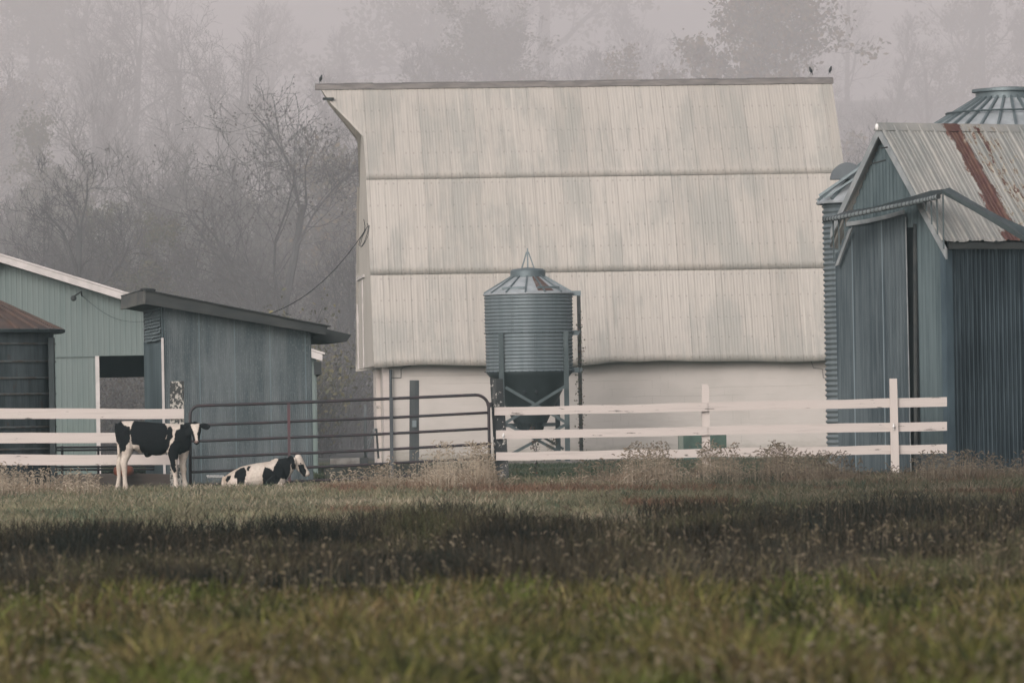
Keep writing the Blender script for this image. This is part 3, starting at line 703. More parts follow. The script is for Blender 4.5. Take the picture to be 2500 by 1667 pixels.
# ------------------------------------------------------------------ corn crib at the right
def build_crib():
    D = 93.2; fr = Frame((GX(2319, D), D, 0), R(30)); t = thing('corn_crib', fr, 'steep-roofed blue grey corn crib with rust-streaked metal roof at right', 'corn crib')
    hx = lambda a, b, x=0: fr.hitx(a, b, x); h = lambda a, b, y=0: fr.hit(a, b, y)
    w2 = hx(2046, 700)[0]; w = hx(2166, 400)[0]
    zr = hx(2163, 330, -.12)[1] + .0; ze = h(2400, 590, -.12)[1]
    zc_l = hx(2042, 640)[1]; zc_r = hx(2308, 606)[1]
    Lr = 7.0
    # roof planes
    apex_z = hx(2163, 306, -.15)[1]; ey = -.13
    xb = None
    # find where the rust band meets the roof mid-slope
    n = Vector((0, apex_z - ze, (w - ey))).normalized()
    o = fr.i @ Vector((0, 0, CAM_H))
    def onroof(px, py):
        d = fr.i.to_3x3() @ ray(px, py); nn = Vector((0, -(apex_z - ze), (w - ey))); p0 = Vector((0, w, apex_z)); tt = nn.dot(p0 - o) / nn.dot(d); return o + d * tt
    xb = onroof(2395, 440).x
    def roof(side):
        mb = MB(); x0 = -.16; pts = [0, .03, .05, .08, .14, .20]
        y_e = ey if side < 0 else 2 * w - ey - .25
        xs = []
        x = x0
        while x < Lr:
            for dx, hgt in ((0, 0), (.018, .028), (.052, .028), (.070, 0), (.115, 0), (.125, .009), (.137, 0), (.185, 0), (.195, .009), (.207, 0)): xs.append((x + dx, hgt))
            x += .255
        slope = Vector((0, y_e - w, ze - apex_z)); nn = Vector((0, -slope.z, slope.y)) if side > 0 else Vector((0, slope.z, -slope.y)); nn.normalize()
        if nn.z < 0: nn = -nn
        rows = 6; o0 = len(mb.v)
        for i, (xx, hh) in enumerate(xs):
            for j in range(rows + 1):
                v = j / rows; p = Vector((xx + .012 * math.sin(v * 5 + 1), w, apex_z)) + slope * (v * (1 + (.006 * math.sin(xx * 9) if j == rows else 0))) + nn * (hh + .01 + .006 * math.sin(xx * 3 + v * 4)); mb.v.append(tuple(p))
        for i in range(len(xs) - 1):
            for j in range(rows): a = o0 + i * (rows + 1) + j; mb.f.append((a, a + 1, a + rows + 2, a + rows + 1))
        return mb
    mr = mat_crib_roof(xb)
    roof(-1).build('roof', mr, t); roof(1).build('roof', mr, t)
    rc = MB(); rc.hexa([(-.19, w - .11, apex_z - .08), (-.19, w, apex_z + .055), (-.19, w + .11, apex_z - .08)], (Lr + .2, 0, 0)); rc.build('ridge_cap', mr, t)
    rcap = MB(); rcap.ball((-.19, w, apex_z - .02), (.03, .045, .06)); rcap.build('ridge_end', M['insulator'], t)
    # rake trims
    sl = (apex_z - ze) / (w - ey)
    for sd, zlow in ((-1, zc_r - .02), (1, zc_l + .55)):
        yl = (w - (apex_z - zlow) / sl) if sd < 0 else (w + (apex_z - zlow) / sl)
        r_ = MB(); wd = .17; dn = .12
        r_.hexa([(-.17, w, apex_z - .0), (-.17, yl, zlow), (-.17, yl, zlow - wd), (-.17, w, apex_z - wd)], (.035, 0, 0)); r_.build('rake_trim', M['crib_trim'], t)
    r_ = MB(); a = hx(2072, 560, -.16); b = hx(2038, 650, -.16); r_.hexa([(-.16, a[0], a[1]), (-.16, b[0], b[1]), (-.16, b[0] - .10, b[1] + .02), (-.16, a[0] - .10, a[1] + .02)], (.03, 0, 0)); r_.build('rake_trim', M['crib_trim'], t)
    # gable sheet
    gtop = interp([(0 - .02, zc_r), (w, apex_z - .08), (w2, apex_z - .08 - (w2 - w) * sl)])
    gap0, gap1 = hx(2243, 800)[0], hx(2216, 800)[0]      # dark gap beside the door
    g = MB(); ztri = hx(2200, 520)[1]
    g.corr(0.05, gap0, 0, gtop, 0, .10, .018, axis='y', sgn=-1)
    g.corr(gap0, w2, ztri - .25, gtop, 0, .10, .018, axis='y', sgn=-1)
    g.build('gable_wall', M['crib_gable'], t)
    v = MB(); v.box((.12, gap0 - .05, 0), (.16, w2, ztri)); v.build('doorway', M['dark_void'], t)  # dark sheet behind the gap, painting in the shade inside
    dz = [hx(x, y, -.05) for x, y in ((2212, 522), (2170, 534), (2120, 545), (2073, 552))]
    dtop = interp(sorted(dz + [(w2, dz[-1][1] - .5)]))
    d = MB(); d.corr(dz[0][0], w2 + .02, .02, dtop, -.05, .10, .016, axis='y', sgn=-1); dr = d.build('sliding_door', M['crib_door'], t)
    jm = MB(); a = hx(2211, 530, -.08); b = hx(2224, 1150, -.08); jm.beam((-.08, a[0], a[1]), (-.08, b[0], b[1]), .012, .016, up=(0, 1, 0)); jm.build('door_edge', M['crib_trim'], dr)
    hd = MB()
    for i in range(3): p, q = dz[i], dz[i + 1]; hd.beam((-.09, p[0], p[1] + .03), (-.09, q[0], q[1] + .03), .03, .07)
    hd.build('door_header', M['crib_trim'], dr)
    a = hx(2232, 540, -.02); pst = MB(); pst.tube([(-.03, hx(2238, 560)[0], ztri - .2), (-.03, hx(2240, 1140)[0], 0)], .035, 8); pst.build('door_post', M['fascia'], t)
    # side wall under the eave
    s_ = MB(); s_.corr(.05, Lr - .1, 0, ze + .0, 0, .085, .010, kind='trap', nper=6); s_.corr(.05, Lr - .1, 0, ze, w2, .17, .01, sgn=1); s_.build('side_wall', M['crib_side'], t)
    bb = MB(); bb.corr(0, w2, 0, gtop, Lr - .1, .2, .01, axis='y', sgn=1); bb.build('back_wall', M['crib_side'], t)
    fs = MB(); fs.box((.02, -.10, ze - .12), (Lr, -.03, ze - .01)); fs.build('eave_board', M['fascia'], t)
    cp = MB(); cp.box((-.03, -.035, 0), (.10, -.012, ze - .13)); cp.box((-.035, -.0115, 0), (-.012, .12, ze - .13)); cp.build('corner_post', M['crib_post'], t)
    # bolted hood over the doorway: a ribbed roll, its sheet and hangers
    roll = [P(x, y, 92.6 + (2290 - x) * .0078) for x, y in ((2013, 537), (2045, 532), (2085, 524), (2130, 515), (2175, 506), (2220, 497), (2260, 488), (2291, 480))]
    rl = MB(); rl.tube(roll, .040, 10); rr = rl.build('hood_roll', plain('hood_roll_steel', (.26, .29, .295), (.17, .20, .205), 6), t, world=True, smooth=True)
    bd = MB()
    for i in range(34):
        u = i / 33 * (len(roll) - 1); k = min(int(u), len(roll) - 2); p = roll[k].lerp(roll[k + 1], u - k); d_ = (roll[k + 1] - roll[k]).normalized(); bd.tube([p - d_ * .008, p + d_ * .008], .044, 10)
    bd.build('roll_band', M['fascia'], rr, world=True)
    sh = MB(); back = [P(x, y, 92.9 + (2310 - x) * .0078) for x, y in ((2035, 528), (2065, 516), (2090, 512), (2135, 505), (2180, 492), (2225, 480), (2270, 466), (2312, 461))]
    n = len(roll); vs = [p + Vector((0, 0, .02)) for p in roll] + back + [p + Vector((0, 0, .0)) for p in roll] + [p - Vector((0, 0, .02)) for p in back]
    sh.add(vs, [(i, i + 1, n + i + 1, n + i) for i in range(n - 1)] + [(2 * n + i, 3 * n + i, 3 * n + i + 1, 2 * n + i + 1) for i in range(n - 1)] + [(n + i, n + i + 1, 3 * n + i + 1, 3 * n + i) for i in range(n - 1)]); sh.build('hood_sheet', M['galv_dark'], t, world=True)
    sd = MB()
    A = [(2318, 458), (2390, 500), (2440, 527), (2505, 556)]; B = [(2300, 464), (2375, 500), (2430, 533), (2510, 585)]; C = [(2306, 474), (2380, 515), (2430, 545), (2508, 592)]
    pa = [P(x, y, 92.3) for x, y in A]; pb = [P(x, y, 91.9) for x, y in B]; pc = [P(x, y, 91.92) for x, y in C]
    for X_, Y_ in ((pa, pb), (pb, pc)): sd.add(X_ + Y_ + [p + Vector((0, .02, -.015)) for p in X_] + [p + Vector((0, .02, -.015)) for p in Y_], [(i, i + 1, 5 + i, 4 + i) for i in range(3)] + [(8 + i, 12 + i, 13 + i, 9 + i) for i in range(3)] + [(0, 4, 12, 8), (3, 11, 15, 7)])
    sd.build('hood_side_sheet', M['leg_steel'], t, world=True)
    for (x, a, b) in ((2302, 466, 608), (2287, 486, 572), (2273, 492, 548), (2260, 494, 516), (2034, 537, 640), (2047, 536, 612), (2061, 534, 584)):
        hg = MB(); Dd = 92.75 + (2290 - x) * .0078; hg.beam(P(x, a, Dd), P(x + 2, b, Dd), .025, .035, up=(0, 1, 0)); hg.build('hanger', M['leg_steel'], t, world=True)
    for pr in (((2150, 362), (2166, 360)), ((2130, 400), (2162, 391))): ar = MB(); ar.tube([P(pr[0][0], pr[0][1], 92.9), P(pr[1][0], pr[1][1], 93.1)], .014, 6); ar.build('pulley_arm', M['fascia'], t, world=True)
    db = MB(); db.beam(P(2237, 1113, 92.9), P(2316, 1119, 92.6), .05, .07); db.beam(P(2240, 1125, 92.8), P(2310, 1131, 92.5), .05, .05); db.build('fallen_board', M['post_grey'], t, world=True)
build_crib()

# ------------------------------------------------------------------ fences
def board(px0, y0a, y0b, px1, y1a, y1b, D0, D1, mat, parent, rg, name='rail'):
    n = 7; mb = MB(); q = []
    tops = []; bots = []
    for i in range(n + 1):
        u = i / n; j = rg.uniform(-.007, .007)
        tops.append(P(lerp(px0, px1, u), lerp(y0a, y1a, u), lerp(D0, D1, u)) + Vector((0, 0, j))); bots.append(P(lerp(px0, px1, u), lerp(y0b, y1b, u), lerp(D0, D1, u)) + Vector((0, 0, j * .5)))
    off = Vector((0, .03, 0)); m = n + 1
    vs = tops + bots + [p + off for p in tops] + [p + off for p in bots]
    fs = []
    for i in range(n): fs += [(m + i, m + i + 1, i + 1, i), (2 * m + i, 2 * m + i + 1, 3 * m + i + 1, 3 * m + i), (i, i + 1, 2 * m + i + 1, 2 * m + i), (m + i + 1, m + i, 3 * m + i, 3 * m + i + 1)]
    fs += [(0, 2 * m, 3 * m, m), (n, m + n, 3 * m + n, 2 * m + n)]
    mb.add(vs, fs); mb.build(name, mat, parent, world=True)
def post(corners, D, th, mat, parent, name='post'):
    mb = MB(); mb.hexa([P(x, y, D) for x, y in corners], (0, th, 0)); return mb.build(name, mat, parent, world=True)
rg = random.Random(5)
fl = thing('board_fence', Frame((GX(430, 91), 91, 0)), 'white three-board fence at left ending at a peeling post by the gate', 'fence')
for ya, yb, e in ((998, 1023, (997.5, 1022)), (1056, 1083, (1056, 1080)), (1110, 1137, (1110, 1134))):
    board(-420, ya - 1, yb, 449, e[0], e[1], 91.0, 91.0, M['fence_white'], fl, rg)
post([(415, 1210), (450, 1210), (448, 930), (415, 931)], 91.04, .16, M['post_peeled'], fl)
post([(-260, 1212), (-238, 1212), (-238, 950), (-260, 950)], 91.04, .13, M['post_white'], fl)
fr2 = thing('board_fence', Frame((GX(1225, 91.5), 91.5, 0)), 'white three-board fence running right from the hinge post to the crib', 'fence')
xm = 1722
def yl(y0, y1, x): return lerp(y0, y1, (x - 1207) / (2312 - 1207))
for (a0, b0, a1, b1) in ((994, 1014, 970, 992.5), (1051, 1071.5, 1029, 1051), (1104, 1124, 1084.5, 1106.5)):
    board(1207 if a0 < 1000 else 1211, a0, b0, xm + 6, yl(a0, a1, xm), yl(b0, b1, xm), 91.4, 91.7, M['fence_white'], fr2, rg)
    board(xm + 7, yl(a0, a1, xm) - 1, yl(b0, b1, xm) - 1, 2312, a1, b1, 91.7, 92.1, M['fence_white'], fr2, rg)
post([(1212, 1215), (1246, 1215), (1228, 925), (1196, 923)], 91.46, .17, M['post_dark'], fr2)
post([(1715, 1200), (1736, 1200), (1731, 944), (1726, 937), (1713, 939)], 91.76, .12, M['post_white'], fr2)
post([(2177, 1195), (2197, 1195), (2190, 924), (2172, 924)], 91.95, .12, M['post_white'], fr2)
for px, py, D in ((1229, 1064, 91.30), (2181, 1041, 91.98)):
    b = MB(); c = P(px, py, D); b.ball(c - Vector((0, .06, 0)), (.022, .035, .028)); b.beam(c + Vector((0, -.05, .05)), c + Vector((0, -.05, -.05)), .018, .018); b.build('insulator', M['insulator'], fr2, world=True)
fr3 = thing('pipe_gate', Frame((GX(1190, 91.4), 91.4, 0)), 'dark six-bar tubular gate between the peeling post and dark hinge post', 'gate')
def gp(px, py): return P(px, py, lerp(90.7, 91.3, (px - 465) / 730.0))
gr = .0225
ys_l = [992, 1038, 1077, 1117, 1152, 1184]; ys_r = [963.6, 1007, 1046, 1083.5, 1118, 1152]
fm = MB()
def arc(cx, cy, r, a0, a1, n=7): return [gp(cx + r * math.cos(R(lerp(a0, a1, i / n))), cy - r * math.sin(R(lerp(a0, a1, i / n)))) for i in range(n + 1)]
outer = [gp(465, 1190)] + [gp(464, 1030)] + arc(488, 1014, 24, 180, 95) + [gp(700, 983.5)] + arc(1162, 995, 31, 92, 0) + [gp(1194, 1060), gp(1197, 1160)]
fm.tube(outer, gr * 1.1, 10); fm.build('frame', M['gate'], fr3, world=True, smooth=True)
for i in range(1, 6):
    b = MB(); n = 10; b.tube([gp(lerp(466, 1193, k / n), lerp(ys_l[i], ys_r[i], k / n) + (2.2 if i > 0 else 0) * math.sin(math.pi * k / n) * (0.8 + .2 * math.sin(i * 7 + k))) for k in range(n + 1)], gr, 8); b.build('bar', M['gate'], fr3, world=True, smooth=True)
for px, top, bot, mt, wx in ((705, 984, 1176, 'gate_red', .045), (955, 970, 1166, 'gate_blue', .055)):
    b = MB(); p0 = gp(px, top); p1 = gp(px + 2, bot); o = Vector((0, -.028, 0)); b.beam(p0 + o, p1 + o, .02, wx, up=(1, 0, 0)); b.build('brace', M[mt], fr3, world=True)
for py in (988, 1150): hg = MB(); hg.tube([gp(1190, py), P(1206, py - 1, 91.5)], .02, 8); hg.tube([gp(1196, py - 6), gp(1196, py + 6)], .03, 8); hg.build('hinge', M['gate'], fr3, world=True)
ch = MB(); cx, cy = 473, 1096
for i in range(26):
    p = P(cx + math.sin(i * .4) * .6, cy + i * 3.0, 90.65); a = Vector((.009, 0, 0)) if i % 2 else Vector((0, .009, 0)); ch.tube([p + a + Vector((0, 0, .008)), p + a - Vector((0, 0, .008)), p - a - Vector((0, 0, .008)), p - a + Vector((0, 0, .008)), p + a + Vector((0, 0, .008))], .0035, 4)
tag(ch.build('gate_chain', M['gate']), 'rusty chain hanging straight down at the left end of the gate', 'chain')

# lone posts, pipes and yard clutter
fr4 = thing('wooden_post', Frame((GX(1011, 118), 118, 0)), 'grey square wooden post standing alone before the block wall', 'post')
post([(999, 1152), (1023, 1152), (1023, 928), (1000, 928)], 118, .2, M['post_grey'], fr4, 'timber')
b = MB(); p = P(1012, 1033, 117.98); b.box((p.x - .045, p.y - .03, p.z - .08), (p.x + .04, p.y - .002, p.z + .06)); b.build('junction_box', M['galv'], fr4, world=True)
b = MB(); b.tube([P(892, 1160, 128), P(892, 988, 128)], .034, 10); tag(b.build('standpipe', M['pipe_white'], smooth=True), 'pale upright pipe between the lean-to shed and barn corner', 'pipe')
for i, (x0, y0, x1, y1, lab) in enumerate(((914, 1047, 890, 1118, 'thin pale pole leaning left against the barn corner, lower of two'), (918, 1045, 884, 1090, 'thin pale pole leaning against the barn corner, upper of two'))):
    b = MB(); b.tube([P(x0, y0, 138.6), P(x1, y1 + 12, 137.2)], .018, 6); tag(b.build('leaning_pole', M['pipe_white']), lab, 'pole')
b = MB(); b.beam(P(919, 1047, 138.5), P(924, 1118, 138.3), .05, .05, up=(0, 1, 0)); tag(b.build('prop_post', M['roof_dark']), 'short dark prop propped upright at the barn corner', 'post')
tr = thing('feed_trough', Frame((GX(840, 112), 112, 0)), 'low pale trough with a dark end lying beyond the gate', 'trough')
b = MB(); b.hexa([P(x, y, 112) for x, y in ((806, 1133), (878, 1133), (878, 1117), (806, 1119))], (0, .6, 0)); b.build('trough_side', M['concrete'], tr, world=True)
b = MB(); b.hexa([P(x, y, 112) for x, y in ((879, 1134), (897, 1134), (897, 1117), (879, 1117))], (0, .6, 0)); b.build('trough_end', M['roof_dark'], tr, world=True)
b = MB(); b.hexa([P(x, y, 106) for x, y in ((790, 1168), (1200, 1152), (1200, 1130), (790, 1140))], (0, .25, 0)); tag(b.build('retaining_curb', plain('mossy_curb', (.085, .09, .075), (.055, .06, .05), 2.5, bmp=.01)), 'low dark mossy curb running behind the gate', 'curb')
b = MB(); b.hexa([P(x, y, 93.5) for x, y in ((120, 1200), (418, 1196), (418, 1157), (300, 1155), (140, 1158))], (0, .3, 0)); tag(b.build('feed_bunk', M['bunk']), 'low brown timber feed bunk behind the standing calf', 'feed bunk')
b = MB(); b.lathe([(.10, .13), (.155, .16), (.17, .22), (.15, .28), (.08, .31)], 20, cap=True); o = b.build('plastic_float', M['orange'], smooth=True); q = P(302, 1165, 93.2); o.location = (q.x, 93.2, .08); tag(o, 'round orange tub half hidden behind the hind legs of the standing calf', 'tub')
pr = thing('pipe_rail', Frame((GX(220, 98), 98, 0)), 'dark low pipe rail between the stained bin and the lean-to shed', 'rail')
for py in (1092, 1099, 1140, 1147):
    b = MB(); b.tube([P(138, py, 98), P(392, py - 2, 98)], .018, 8); b.build('bar', M['gate'], pr, world=True)
for px in (152, 240, 300, 392):
    b = MB(); b.tube([P(px, 1088, 98.04), P(px, 1190, 98.04)], .022, 8); b.build('upright', M['gate'], pr, world=True)
b = MB(); b.tube([P(505 + i * .5, 1163 - 3.6 * math.sin(i * .9), 93 + .03 * math.cos(i * .9)) for i in range(84)], .006, 5); tag(b.build('wire_coil', M['insulator']), 'white spiral coil lying at the foot of the lean-to shed', 'coil')
gb = thing('green_crate', Frame((GX(1714, 139.3), 139.3, 0)), 'low green panelled box on the grass against the block wall', 'box')
def crate():
    a = P(1659, 1100, 139.0).x; b_ = P(1774, 1100, 139.0).x; z0, z1 = 0.0, P(1714, 1062, 139).z
    m = MB(); m.box((a + .1, 139.0, z0), (b_, 139.5, z1)); m.build('side', M['green_box'], gb, world=True)
    m = MB(); m.box((a - .02, 138.98, z0), (a + .1, 139.5, z1 + .01)); m.build('end_panel', M['green_box2'], gb, world=True)
    m = MB(); m.box((a + .55, 138.96, z0), (a + .66, 138.998, z1 + .02)); m.build('batten', M['insulator'], gb, world=True)
crate()

# ------------------------------------------------------------------ starlings on the ridge
def starling(px, py_foot, label, face, lean):
    x, z = BF.hit(px, py_foot, 0); p = BF.m @ Vector((x, 0, z))
    t = bpy.data.objects.new('starling', None); COL.objects.link(t); t.location = p; t.rotation_euler = (0, 0, face); tag(t, label, 'bird', 'starlings perched on the barn ridge')
    mb = MB(); ex = Vector((math.cos(lean), 0, math.sin(lean))); up = Vector((-math.sin(lean), 0, math.cos(lean))); yy = Vector((0, 1, 0)); c0 = Vector((0, 0, .085))
    st = []
    for s_, r_ in ((-.075, .012), (-.055, .022), (-.03, .034), (0, .040), (.03, .036), (.05, .026), (.062, .024), (.078, .025), (.092, .018), (.10, .008)):
        st.append((c0 + ex * s_ + up * (.006 if s_ > .05 else 0), r_ * .95, r_, yy, up))
    mb.loft(st, 12)
    b = mb.build('body', M['bird'], t, smooth=True)
    bk = MB(); bk.tube([c0 + ex * .095 + up * .006, c0 + ex * .112 + Vector((.014, 0, .0))], [.006, .001], 6); bk.build('beak', M['fascia_lit'], t)
    tl = MB(); a = c0 - ex * .06; tl.loft([(a, .018, .006, yy, up), (a - ex * .065 + Vector((.005, 0, 0)), .016, .003, yy, up)], 8); tl.build('tail', M['bird'], t)
    lg = MB()
    for s_ in (-.012, .012): lg.tube([Vector((0, s_, .055)), Vector((.004, s_, 0)), Vector((.02, s_, .002))], .0035, 5)
    lg.build('legs', M['fascia_lit'], t)
starling(783, 201, 'small dark bird perched at the left tip of the barn ridge', R(20), R(68))
starling(1980, 181, 'small dark bird perched a little in from the right ridge end', R(200), R(62))
starling(2027, 179.5, 'small dark bird perched on the very right end of the ridge', R(10), R(66))

# ------------------------------------------------------------------ calves
def inpoly(px, pz, poly):
    x = px; y = pz; c = np.zeros(len(x), bool); n = len(poly)
    for i in range(n):
        x0, y0 = poly[i]; x1, y1 = poly[i - 1]
        cond = ((y0 > y) != (y1 > y)) & (x < (x1 - x0) * (y - y0) / (y1 - y0 + 1e-9) + x0); c ^= cond
    return c
def calf(name, label, cx_px, D, k, cxz, zy0, builder, blacks, whites, extra):
    t = bpy.data.objects.new(name, None); COL.objects.link(t); t.location = (GX(cx_px, D), D, float(hz(GX(cx_px, D), D))); tag(t, label, 'calf')
    X = lambda zx: (zx - cxz) / k
    Z = lambda zy: (zy0 - zy) / k
    mb = MB(); builder(mb, X, Z)
    tmp = mb.build('tmp', M['hide']); md = tmp.modifiers.new('r', 'REMESH'); md.mode = 'VOXEL'; md.voxel_size = .009; md.use_smooth_shade = True
    sm = tmp.modifiers.new('s', 'SMOOTH'); sm.iterations = 7; sm.factor = .5
    dg = bpy.context.evaluated_depsgraph_get(); me = bpy.data.meshes.new_from_object(tmp.evaluated_get(dg)); bpy.data.objects.remove(tmp)
    me.name = 'body'; n = len(me.vertices); co = np.empty(n * 3, dtype=np.float32); me.vertices.foreach_get('co', co); co = co.reshape(-1, 3)
    zx = co[:, 0] * k + cxz + (fnoise(co[:, 0] * 40, co[:, 2] * 40, 4) - .5) * 26; zy = zy0 - co[:, 2] * k + (fnoise(co[:, 0] * 40 + 9, co[:, 2] * 40, 7) - .5) * 26
    blk = np.zeros(n, bool)
    for pl in blacks: blk |= inpoly(zx, zy, pl)
    for pl in whites: blk &= ~inpoly(zx, zy, pl)
    blk = extra(blk, co, zx, zy)
    col = np.ones((n, 4), dtype=np.float32); wht = np.array((.52, .46, .40)); dirt = np.clip((fnoise(co[:, 0] * 6, co[:, 2] * 6, 2) - .35) * 2, 0, 1)[:, None] * .75 * np.clip(1.25 - co[:, 2] * 1.5, .15, 1)[:, None]
    col[:, :3] = wht * (1 - dirt) + np.array((.30, .23, .17)) * dirt; col[blk, :3] = (.008, .009, .010)
    ca = me.color_attributes.new('Col', 'FLOAT_COLOR', 'POINT'); ca.data.foreach_set('color', col.ravel())
    me.materials.clear(); me.materials.append(M['hide']); me.polygons.foreach_set('use_smooth', [True] * len(me.polygons))
    o = bpy.data.objects.new('body', me); COL.objects.link(o); o.parent = t
    return t, X, Z, me
YV = Vector((0, 1, 0)); ZV = Vector((0, 0, 1)); XV = Vector((1, 0, 0))
def stand_body(mb, X, Z):
    st = []
    for x, a, b, hw in ((192, 300, 470, .06), (225, 250, 560, .12), (280, 215, 650, .165), (360, 205, 700, .19), (450, 205, 700, .19), (560, 208, 740, .205), (680, 218, 800, .225), (800, 228, 850, .24), (950, 245, 880, .24), (1080, 258, 870, .225), (1190, 268, 830, .20), (1300, 272, 810, .175), (1400, 280, 800, .16), (1500, 300, 800, .14), (1580, 360, 770, .11), (1630, 450, 700, .07)):
        st.append(((X(x), 0, (Z(a) + Z(b)) / 2), hw, (Z(a) - Z(b)) / 2, YV, ZV))
    mb.loft(st, 20)
    # neck, swung a little towards the viewer
    nk = [((1420, 500), .05, .21, .12), ((1520, 450), -.02, .175, .10), ((1610, 410), -.08, .14, .085), ((1690, 370), -.13, .11, .075)]
    mb.loft([((X(a), y, Z(b)), r2, r1, YV, Vector((.35, 0, .94))) for (a, b), y, r1, r2 in nk], 16)
    # head: poll to muzzle, facing the viewer
    hd = [((1722, 262), -.14, .035, .04), ((1727, 300), -.17, .082, .07), ((1733, 350), -.19, .090, .08), ((1740, 420), -.23, .086, .075), ((1748, 500), -.275, .066, .062), ((1752, 560), -.31, .052, .052), ((1757, 610), -.335, .050, .046), ((1758, 648), -.345, .046, .04), ((1760, 672), -.34, .028, .025)]
    ax = Vector((0.02, -.55, -.83)).normalized(); uu = XV - ax * XV.dot(ax); uu.normalize(); ww = ax.cross(uu)
    mb.loft([((X(a), y, Z(b)), r1, r2, uu, ww) for (a, b), y, r1, r2 in hd], 14)
    # jaw and throat
    mb.loft([((X(1690), -.12, Z(430)), .06, .07, XV, YV), ((X(1735), -.21, Z(520)), .045, .045, XV, YV), ((X(1750), -.30, Z(650)), .032, .03, XV, YV)], 10)
    # ears
    e = [(1825, 315, .030, .020), (1870, 325, .050, .020), (1920, 338, .058, .018), (1970, 345, .050, .016), (2012, 338, .020, .010)]
    mb.loft([((X(a), -.13, Z(b)), h_, d_, ZV, YV) for a, b, h_, d_ in e], 10)
    e = [(1650, 310, .024, .018), (1610, 330, .04, .016), (1560, 350, .045, .014), (1520, 365, .015, .01)]
    mb.loft([((X(a), -.14 + (1650 - a) * .0004, Z(b)), h_, d_, ZV, YV) for a, b, h_, d_ in e], 10)
    T = lambda L, n=12: mb.tube([Vector((X(a), y, Z(b))) for a, b, y, r in L], [r for a, b, y, r in L], n)
    # hind legs (near, far)
    T([(360, 430, -.09, .13), (390, 600, -.11, .125), (410, 740, -.12, .105), (400, 850, -.12, .078), (365, 940, -.12, .062), (345, 1010, -.12, .060), (352, 1090, -.12, .052), (358, 1180, -.12, .043), (360, 1290, -.12, .036), (366, 1390, -.12, .038), (372, 1450, -.125, .046), (380, 1545, -.13, .05)])
    T([(330, 430, .09, .12), (340, 620, .11, .11), (335, 760, .12, .085), (290, 880, .12, .06), (245, 980, .12, .052), (228, 1060, .12, .044), (232, 1180, .12, .037), (228, 1290, .12, .033), (212, 1400, .12, .036), (205, 1460, .12, .042), (210, 1545, .12, .046)])
    # fore legs (near black, far white stepping ahead)
    T([(1300, 620, -.09, .14), (1290, 760, -.11, .115), (1295, 880, -.12, .085), (1302, 980, -.12, .062), (1306, 1080, -.12, .052), (1312, 1150, -.12, .052), (1322, 1230, -.12, .038), (1330, 1340, -.12, .034), (1335, 1420, -.12, .042), (1345, 1545, -.125, .048)])
    T([(1440, 650, .08, .13), (1475, 790, .10, .10), (1468, 890, .11, .075), (1455, 990, .11, .058), (1458, 1080, .11, .050), (1470, 1160, .11, .050), (1472, 1240, .11, .037), (1480, 1340, .11, .034), (1494, 1420, .11, .042), (1505, 1545, .11, .048)])
    # tail, flank fold, navel
    T([(235, 260, .0, .045), (205, 330, .0, .032), (205, 430, .0, .026), (222, 540, .0, .026), (238, 640, .0, .026), (243, 740, .0, .028), (240, 830, .0, .024), (232, 900, .0, .008)], 8)
    T([(520, 600, -.14, .05), (560, 700, -.13, .045), (620, 740, -.06, .05)], 8); T([(640, 720, 0, .07), (660, 790, 0, .05), (670, 830, 0, .02)], 8)
    T([(790, 850, 0, .07), (775, 885, 0, .04), (768, 905, 0, .02)], 8)
SB = [[(150, 430), (170, 230), (290, 205), (372, 292), (480, 318), (490, 400), (472, 600), (400, 690), (380, 775), (320, 785), (272, 825), (262, 640), (238, 650), (205, 600)],
      [(565, 150), (900, 150), (1125, 240), (1192, 350), (1190, 430), (1155, 560), (1242, 590), (1235, 680), (1180, 790), (1050, 875), (1000, 920), (900, 1000), (740, 1000), (720, 880), (650, 745), (640, 668), (510, 655), (482, 400), (512, 300)],
      [(1195, 360), (1240, 312), (1292, 370), (1292, 540), (1240, 592), (1160, 620), (1180, 480)],
      [(1455, 150), (2100, 150), (2100, 800), (1700, 720), (1640, 800), (1560, 800), (1400, 870), (1375, 960), (1335, 960), (1352, 1180), (1312, 1215), (1262, 1150), (1190, 850), (1240, 690), (1322, 600), (1325, 480), (1362, 400), (1425, 370)]]
SW = [[(1636, 290), (1815, 280), (1772, 480), (1792, 620), (1745, 650), (1728, 560), (1692, 420)]]
def s_extra(blk, co, zx, zy):
    far_fore = (co[:, 1] > .055) & (zy > 840); blk &= ~far_fore
    return blk
t, X, Z, me = calf('calf', 'black and white calf standing at the fence with its head turned to us', 368, 89.6, 7.84 * F / 89.6, 850, 1549, stand_body, SB, SW, s_extra)
for ex, ey in ((1652, -.235), (1812, -.235)):
    b = MB(); b.ball((X(ex), ey, Z(395)), (.012, .014, .014)); b.build('eye', M['eye'], t, smooth=True)
b = MB(); b.ball((X(1757), -.383, Z(628)), (.035, .018, .022)); b.build('muzzle', plain('pink_muzzle', (.42, .29, .26), (.30, .2, .18), 40), t, smooth=True)
for ex, ey in ((1738, -.402), (1774, -.402)):
    b = MB(); b.ball((X(ex), ey, Z(625)), (.007, .006, .009)); b.build('nostril', M['eye'], t)

